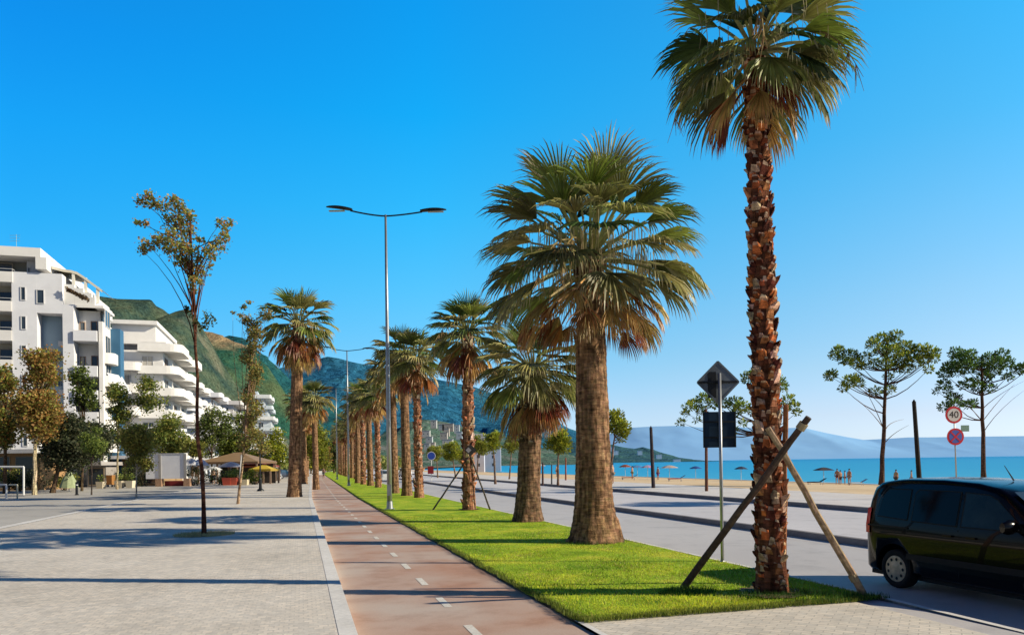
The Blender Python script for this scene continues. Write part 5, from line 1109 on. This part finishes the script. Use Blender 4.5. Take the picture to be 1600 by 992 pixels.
# bollard
b = ground(120, 773, ZP); t = thing('bollard', b, 'slim black bollard on the paving left of the young dark trunked tree', 'bollard'); m = MB(); m.tube([b+Vector((0, 0, h)) for h in (0, .05, .06, .85, .88, .95)], [.14, .14, .09, .08, .11, .04], n=12); m.build('shaft', M_dark, t); m = MB(); m.tube([b+Vector((0, 0, .7)), b+Vector((0, 0, .76))], .092, (.7, .7, .7), 12); m.build('band', M_paint, t)
# dark lamp standard
b = ground(407, 767, ZP); t = thing('lamp_standard', b, 'black old style lamp standard on the promenade left of the lone palm', 'street lamp'); H = at(407, 700, b.y).z-b.z
m = MB(); m.tube([b+Vector((0, 0, h)) for h in (0, .12, .2, .9, 1.0, H)], [.28, .24, .12, .09, .06, .05], n=10); m.build('pole', M_dark, t)
m = MB(); m.tube([b+Vector((0, 0, h)) for h in (H, H+.1, H+.7, H+.8, H+1.0)], [.08, .2, .34, .4, .04], n=6); m.build('lantern', M_dark, t)
# thin white pole near the second sapling
b = ground(373, 779, ZP); tp = at(377, 712, b.y); t = thing('white_pole', b, 'thin white pole behind the second sapling', 'pole'); m = MB(); m.tube([b, tp], .04, (.8, .78, .74), 8); m.build('shaft', M_paint, t); m = MB(); m.tube([tp, tp+Vector((0, 0, .08))], [.05, .02], (.6, .6, .6), 8); m.build('cap', M_paint, t)
# ------------------------------------------------------------------ hills
def hill(name, prof, D, depth, mat, base=-2, amp=.17, ncol=220, nrow=60, seed=0, rough=1.0, back=.5):
    prof = sorted(prof); px0, px1 = prof[0][0], prof[-1][0]; mb = MB(); rows = []
    def ry(px):
        for a, b in zip(prof, prof[1:]):
            if a[0] <= px <= b[0]:
                u = (px-a[0])/(b[0]-a[0]); return a[1]+(b[1]-a[1])*u
    cols = []
    for i in range(ncol+1):
        px = px0+(px1-px0)*i/ncol; p = at(px, ry(px), D); cols.append((p.x, max(p.z, base+.5)))
    for j in range(-8, nrow+1):
        row = []
        for i, (x, h) in enumerate(cols):
            if j < 0: v = -j/8; y = D+depth*back*v; z = base+(h-base)*(1-v)**.8
            else:
                v = j/nrow; y = D-depth*v; k = (1-v)
                H0 = h-base; nz = (noise.fractal(Vector((x/depth*3.2+seed, v*2.2, seed)), 1.0, 2.0, 5)) if v > 0 else 0
                rid = 1-abs(noise.noise(Vector((x/depth*4+seed, v*1.2, seed+5))))*2
                z = base+H0*(k**1.15)+H0*amp*(nz+rid*.5-.35)*sin(pi*min(1, v*1.15))**.7*rough
            row.append(Vector((x+(0 if j <= 0 else depth*.03*noise.noise(Vector((i*.1, v*4, seed)))), y, max(z, base))))
        rows.append(row)
    mb.grid(rows); o = mb.build(name, mat, smooth=True); return struct(o)
def hill_mat(name, cs, scale, patch=None, pscale=None, rough=1.0, bump=.8, tan=None):
    m, nt, b = new_mat(name); L = nt.links; tc = N(nt, 'ShaderNodeTexCoord'); n1 = N(nt, 'ShaderNodeTexNoise'); n1.inputs['Scale'].default_value = scale; n1.inputs['Detail'].default_value = 8; n1.inputs['Roughness'].default_value = .65
    L.new(tc.outputs['Object'], n1.inputs['Vector']); r = N(nt, 'ShaderNodeValToRGB'); e = r.color_ramp.elements; e[0].position = .36; e[0].color = (*cs[0], 1); e[1].position = .66; e[1].color = (*cs[-1], 1)
    for i, c in enumerate(cs[1:-1]): q = e.new(.36+.3*(i+1)/(len(cs)-1)); q.color = (*c, 1)
    L.new(n1.outputs['Fac'], r.inputs['Fac']); out = r.outputs['Color']
    if patch:
        n2 = N(nt, 'ShaderNodeTexNoise'); n2.inputs['Scale'].default_value = pscale; n2.inputs['Detail'].default_value = 5; L.new(tc.outputs['Object'], n2.inputs['Vector'])
        r2 = N(nt, 'ShaderNodeValToRGB'); r2.color_ramp.elements[0].position = .50; r2.color_ramp.elements[1].position = .60; L.new(n2.outputs['Fac'], r2.inputs['Fac'])
        mx = N(nt, 'ShaderNodeMix', data_type='RGBA'); L.new(r2.outputs['Color'], mx.inputs['Factor']); L.new(out, mx.inputs['A']); mx.inputs['B'].default_value = (*patch, 1); out = mx.outputs['Result']
    if tan:     # dry grass along the crest
        sz = N(nt, 'ShaderNodeSeparateXYZ'); L.new(tc.outputs['Object'], sz.inputs[0]); ad = N(nt, 'ShaderNodeMath', operation='MULTIPLY_ADD'); L.new(n1.outputs['Fac'], ad.inputs[0]); ad.inputs[1].default_value = 90; L.new(sz.outputs['Z'], ad.inputs[2])
        m3 = N(nt, 'ShaderNodeMapRange'); m3.inputs['From Min'].default_value = tan[0]+45; m3.inputs['From Max'].default_value = tan[1]+45; L.new(ad.outputs[0], m3.inputs['Value'])
        mx = N(nt, 'ShaderNodeMix', data_type='RGBA'); L.new(m3.outputs['Result'], mx.inputs['Factor']); L.new(out, mx.inputs['A']); mx.inputs['B'].default_value = (.46, .34, .20, 1); out = mx.outputs['Result']
    L.new(out, b.inputs['Base Color']); b.inputs['Roughness'].default_value = rough; b.inputs['Specular IOR Level'].default_value = 0
    n5 = N(nt, 'ShaderNodeTexNoise'); n5.inputs['Scale'].default_value = scale*9; n5.inputs['Detail'].default_value = 6; n5.inputs['Roughness'].default_value = .75; L.new(tc.outputs['Object'], n5.inputs['Vector'])
    m5 = N(nt, 'ShaderNodeMapRange'); m5.inputs['From Min'].default_value = .35; m5.inputs['From Max'].default_value = .62; m5.inputs['To Min'].default_value = 1-.75*min(1, bump); m5.inputs['To Max'].default_value = 1+.25*min(1, bump); L.new(n5.outputs['Fac'], m5.inputs['Value'])
    s5 = N(nt, 'ShaderNodeVectorMath', operation='SCALE'); L.new(out, s5.inputs[0]); L.new(m5.outputs['Result'], s5.inputs['Scale']); L.new(s5.outputs['Vector'], b.inputs['Base Color'])
    n4 = N(nt, 'ShaderNodeTexNoise'); n4.inputs['Scale'].default_value = scale*2.5; n4.inputs['Detail'].default_value = 8; n4.inputs['Roughness'].default_value = .7; L.new(tc.outputs['Object'], n4.inputs['Vector'])
    bp = N(nt, 'ShaderNodeBump'); bp.inputs['Strength'].default_value = bump; bp.inputs['Distance'].default_value = .35/scale; L.new(n4.outputs['Fac'], bp.inputs['Height']); L.new(bp.outputs['Normal'], b.inputs['Normal'])
    return m
mh1 = hill_mat('green_hill', [(.045, .085, .08), (.075, .13, .10), (.12, .17, .11), (.18, .21, .14)], .03, (.26, .26, .18), .012)  # hill colours include distance haze: greyed near, teal to pale blue farther
mh2 = hill_mat('tan_ridge', [(.03, .11, .085), (.045, .15, .10), (.08, .18, .10)], .018, (.14, .20, .10), .006, tan=(285, 315))
mh3 = hill_mat('hazed_teal_hill', [(.02, .11, .14), (.03, .15, .17), (.045, .18, .17)], .006)
mh4 = hill_mat('hazed_blue_mountain', [(.035, .19, .36), (.05, .24, .40), (.06, .26, .38)], .002)
mh5 = hill_mat('hazed_far_range', [(.30, .58, .95), (.33, .62, .97)], .0006, bump=0)
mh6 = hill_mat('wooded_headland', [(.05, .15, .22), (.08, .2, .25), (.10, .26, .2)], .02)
hill('green_hillside', [(-330, 470), (-100, 455), (60, 460), (150, 462), (184, 467), (218, 468), (236, 468), (244, 478), (256, 484), (264, 491), (276, 490), (289, 483), (300, 487), (314, 508), (330, 540), (350, 575), (380, 615), (415, 660), (450, 715)], 1000, 560, mh1, seed=1)
hill('tan_ridge_hill', [(220, 520), (280, 520), (302, 519), (314, 517), (331, 519), (343, 523), (354, 528), (366, 534), (379, 538), (395, 548), (420, 575), (450, 620), (490, 670), (540, 715)], 1900, 900, mh2, seed=2)
hill('hazed_teal_slope', [(340, 530), (358, 524), (380, 528), (400, 545), (430, 570), (460, 600), (500, 625), (530, 640), (560, 660), (600, 690), (640, 715)], 2800, 1200, mh3, seed=3)
hill('hazed_blue_mountain', [(440, 575), (480, 565), (512, 557), (530, 560), (548, 565), (562, 568), (590, 572), (620, 578), (660, 588), (700, 596), (740, 604), (780, 618), (820, 634), (860, 652), (900, 676), (940, 700), (985, 719)], 5200, 2200, mh4, seed=4)
hill('town_hill', [(560, 700), (600, 680), (640, 660), (660, 655), (690, 658), (715, 664), (740, 672), (780, 684), (820, 694), (860, 704), (900, 714)], 1500, 600, hill_mat('town_hill_ground', [(.10, .22, .18), (.16, .26, .20), (.34, .36, .34)], .02), seed=6)
hill('headland', [(840, 700), (870, 698), (900, 690), (930, 690), (955, 694), (975, 699), (990, 701), (1005, 698), (1030, 706), (1050, 711), (1062, 715), (1076, 719.5)], 2600, 500, mh6, base=-1.2, seed=7)
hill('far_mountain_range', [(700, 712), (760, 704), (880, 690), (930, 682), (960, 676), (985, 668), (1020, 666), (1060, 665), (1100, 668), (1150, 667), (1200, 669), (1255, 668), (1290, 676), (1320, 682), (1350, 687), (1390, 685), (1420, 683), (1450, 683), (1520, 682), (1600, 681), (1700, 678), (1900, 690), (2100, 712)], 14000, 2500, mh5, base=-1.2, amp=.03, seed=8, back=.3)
# houses on the town hill and on the headland
random.seed(44)
names = ['highest white house on the distant hill, left of the slim palm', 'second highest white house on the distant hill', 'long white block near the crest of the distant hill', 'pale grey house halfway up the distant hill', 'white house with flat roof above the small pines', 'small white house low on the distant hill',
         'white three storey house right of the long crest block', 'cream house at the left end of the hillside town', 'pale house just above the blue round sign', 'grey white house touching the slim palm trunk', 'lone white house right of the slim palm trunk', 'low wide white house at the foot of the hill', 'cream block behind the small olive pine', 'bright white house below the crest', 'white block between the rows of hillside houses', 'palest small house near the palm row']
spots = [(678, 660, 14), (690, 664, 13), (702, 664, 26), (692, 678, 16), (700, 688, 22), (676, 693, 15), (716, 668, 12), (666, 676, 18), (672, 684, 14), (720, 676, 13), (756, 686, 13), (684, 700, 24), (748, 700, 20), (697, 671, 12), (708, 694, 14), (664, 694, 12)]
for (px, py, w), lb in zip(spots, names):
    Y = 900+(py-660)*-4; p = at(px+rr(-3, 3), py+5+rr(-1.5, 1.5), Y); house(p, w*.5, 9, rr(3, 7), random.choice([(.50, .54, .56), (.58, .58, .56), (.52, .47, .42), (.62, .62, .62)]), lb)
for (px, py, w, lb) in ((957, 700, 22, 'tallest white building on the distant headland'), (962, 706, 30, 'wide white building below the tallest one on the headland'), (1000, 706, 26, 'white house in the middle of the headland'), (1030, 712, 30, 'white house toward the tip of the headland'), (915, 704, 30, 'white house at the root of the headland beside the big palm'), (1058, 717, 40, 'low white sheds at the tip of the headland')):
    p = at(px, py+3, 2080); house(p, w*.5, 12, 9 if w < 35 else 5, (.65, .70, .74), lb, (.5, .45, .45), 'houses on the headland')
# distant apartment by the beach road
for (px, py, w, h, lb) in ((745, 712, 2.5, 12, 'slim white tower block behind the slim palm, by the beach road'), (757, 720, 7, 8, 'pale mauve building right of the slim palm by the beach'),):
    p = at(px+3, 742, 262 if w < 4 else 285); p.z = 0; house(p, w*1.6, 8, h, (.62, .62, .70), lb, None, 'beach road buildings')
# woods in the distance closing the avenue
random.seed(77)
far_names = ['dense olive tree closing the end of the avenue, leftmost', 'yellowish tree closing the end of the avenue, second from left', 'brown green tree at the end of the cycle path', 'dark tree right of the cycle path end', 'low bushy tree behind the third street lamp']
for i, ((px, w, py0), lb) in enumerate(zip(((470, 30, 690), (486, 28, 685), (504, 24, 690), (522, 26, 685), (538, 24, 700)), far_names)):
    Y = 175+i*4; T(px, 748, lb, [(px, (py0+740)/2-5, w, (740-py0)*.9, 24)], (px, py0+20), [OL+OR[:2], YG+OL, OR+OL, DK+GR, OL+GR][i], 400+i, Y, .5, .2, 60)
# far treeline along the road and coast: too many and small to count
mb = MB()
for i in range(260):
    s = rr(230, 420); tt = random.choice([rr(-18, -10), rr(5, 8), rr(20, 27)]); p = P(s, tt, rr(1.5, 4.5)); leaves(mb, p, 1.8, 22, .9, OL+GR)
stuff(mb.build('distant_trees', M_leaf), 'hazy belt of distant trees at the end of the avenue', 'trees')
# ------------------------------------------------------------------ sky, sun, camera
SUN_EL = radians(26); sd = Vector((1, -.14, 0)).normalized(); sdir = Vector((sd.x*cos(SUN_EL), sd.y*cos(SUN_EL), sin(SUN_EL)))
w = bpy.data.worlds.new('World'); scene.world = w; w.use_nodes = True; nt = w.node_tree; L = nt.links; bg = nt.nodes['Background']
sky = N(nt, 'ShaderNodeTexSky', sky_type='NISHITA'); sky.sun_disc = False; sky.sun_elevation = SUN_EL; sky.sun_rotation = atan2(sdir.x, sdir.y); sky.air_density = 1.0; sky.dust_density = .3; sky.ozone_density = 3.0; sky.altitude = 0
tc = N(nt, 'ShaderNodeTexCoord'); sx = N(nt, 'ShaderNodeSeparateXYZ'); L.new(tc.outputs['Generated'], sx.inputs[0])
lf_ = [(.025, (.11, .187, .30)), (.068, (.0923, .174, .2545)), (.125, (.0648, .1892, .2491)), (.201, (.0465, .2258, .2906)), (.28, (.0238, .2523, .3365)), (.372, (.0127, .279, .4028)), (.464, (.0091, .2743, .4473)), (.8, (.02, .28, .45))]
md_ = [(.022, (.196, .2592, .40)), (.073, (.2077, .253, .3246)), (.141, (.1461, .278, .3208)), (.23, (.0934, .3375, .3805)), (.322, (.0445, .3856, .449)), (.425, (.014, .4011, .5148)), (.524, (.0108, .3954, .5556)), (.8, (.02, .33, .50))]
rt_ = [(.01, (.2173, .2611, .40)), (.055, (.2392, .2344, .3007)), (.114, (.2432, .2556, .2711)), (.194, (.2175, .2893, .2939)), (.276, (.1636, .3203, .3344)), (.37, (.0966, .3459, .3764)), (.465, (.0644, .3709, .4214)), (.8, (.04, .32, .42))]
def ramp(stops):
    rp = N(nt, 'ShaderNodeValToRGB'); rp.color_ramp.interpolation = 'LINEAR'; L.new(sx.outputs['Z'], rp.inputs['Fac'])
    for i, (p_, c_) in enumerate(stops):
        e = rp.color_ramp.elements[i] if i < 2 else rp.color_ramp.elements.new(p_)
        e.position = p_; e.color = (*c_, 1)
    return rp.outputs['Color']
# azimuth from the left of the view to the sun side, independent of elevation
hz = N(nt, 'ShaderNodeCombineXYZ'); L.new(sx.outputs['X'], hz.inputs['X']); L.new(sx.outputs['Y'], hz.inputs['Y']); nz_ = N(nt, 'ShaderNodeVectorMath', operation='NORMALIZE'); L.new(hz.outputs[0], nz_.inputs[0])
ax = N(nt, 'ShaderNodeSeparateXYZ'); L.new(nz_.outputs[0], ax.inputs[0])
def mr_(a, b):
    m = N(nt, 'ShaderNodeMapRange', interpolation_type='LINEAR'); m.inputs['From Min'].default_value = a; m.inputs['From Max'].default_value = b; L.new(ax.outputs['X'], m.inputs['Value']); return m.outputs['Result']
def mix_(f, a, b): m = N(nt, 'ShaderNodeMix', data_type='RGBA'); L.new(f, m.inputs['Factor']); L.new(a, m.inputs['A']); L.new(b, m.inputs['B']); return m.outputs['Result']
tint = mix_(mr_(-.11, .51), mix_(mr_(-.55, -.11), ramp(lf_), ramp(md_)), ramp(rt_))
# overhead and behind the camera the sky is plainer and less saturated than in the deep blue sector over the hills
def mrg(sock, a, b): m = N(nt, 'ShaderNodeMapRange', interpolation_type='SMOOTHSTEP'); m.inputs['From Min'].default_value = a; m.inputs['From Max'].default_value = b; L.new(sock, m.inputs['Value']); return m.outputs['Result']
mxx = N(nt, 'ShaderNodeMath', operation='MAXIMUM'); L.new(mrg(sx.outputs['Z'], .54, .66), mxx.inputs[0]); L.new(mrg(ax.outputs['Y'], .72, .35), mxx.inputs[1])
pl0 = N(nt, 'ShaderNodeRGB'); pl0.outputs[0].default_value = (.06, .075, .105, 1); pz = N(nt, 'ShaderNodeRGB'); pz.outputs[0].default_value = (.018, .032, .065, 1)
plc = mix_(mrg(sx.outputs['Z'], .5, .64), pl0.outputs[0], pz.outputs[0])
tint = mix_(mxx.outputs[0], tint, plc)
sc6 = N(nt, 'ShaderNodeVectorMath', operation='SCALE'); L.new(tint, sc6.inputs[0]); sc6.inputs['Scale'].default_value = 6.0
mx = N(nt, 'ShaderNodeVectorMath', operation='MULTIPLY'); L.new(sky.outputs[0], mx.inputs[0]); L.new(sc6.outputs[0], mx.inputs[1]); L.new(mx.outputs[0], bg.inputs['Color']); bg.inputs['Strength'].default_value = .10
sl = bpy.data.lights.new('sun', 'SUN'); sl.energy = 5.0; sl.angle = radians(.5); sl.color = (1, .90, .70); so = bpy.data.objects.new('sun', sl); COL.objects.link(so); so.rotation_euler = sdir.to_track_quat('Z', 'Y').to_euler()
cam = bpy.data.cameras.new('camera'); co = bpy.data.objects.new('camera', cam); COL.objects.link(co); cam.sensor_width = 36; cam.sensor_fit = 'HORIZONTAL'; cam.lens = F/1600*36; cam.shift_y = (HZ-496)/1600; cam.clip_end = 60000; cam.clip_start = .1
co.matrix_world = Matrix(((RIGHT.x, UP.x, 0, 0), (RIGHT.y, UP.y, -1, 0), (RIGHT.z, UP.z, 0, CAMZ), (0, 0, 0, 1))); scene.camera = co
scene.view_settings.view_transform = 'Standard'; scene.view_settings.look = 'None'; scene.view_settings.exposure = 0; scene.view_settings.gamma = 1
scene.cycles.max_bounces = 6; scene.cycles.diffuse_bounces = 1; scene.cycles.glossy_bounces = 3; scene.cycles.transmission_bounces = 2; scene.cycles.use_denoising = True
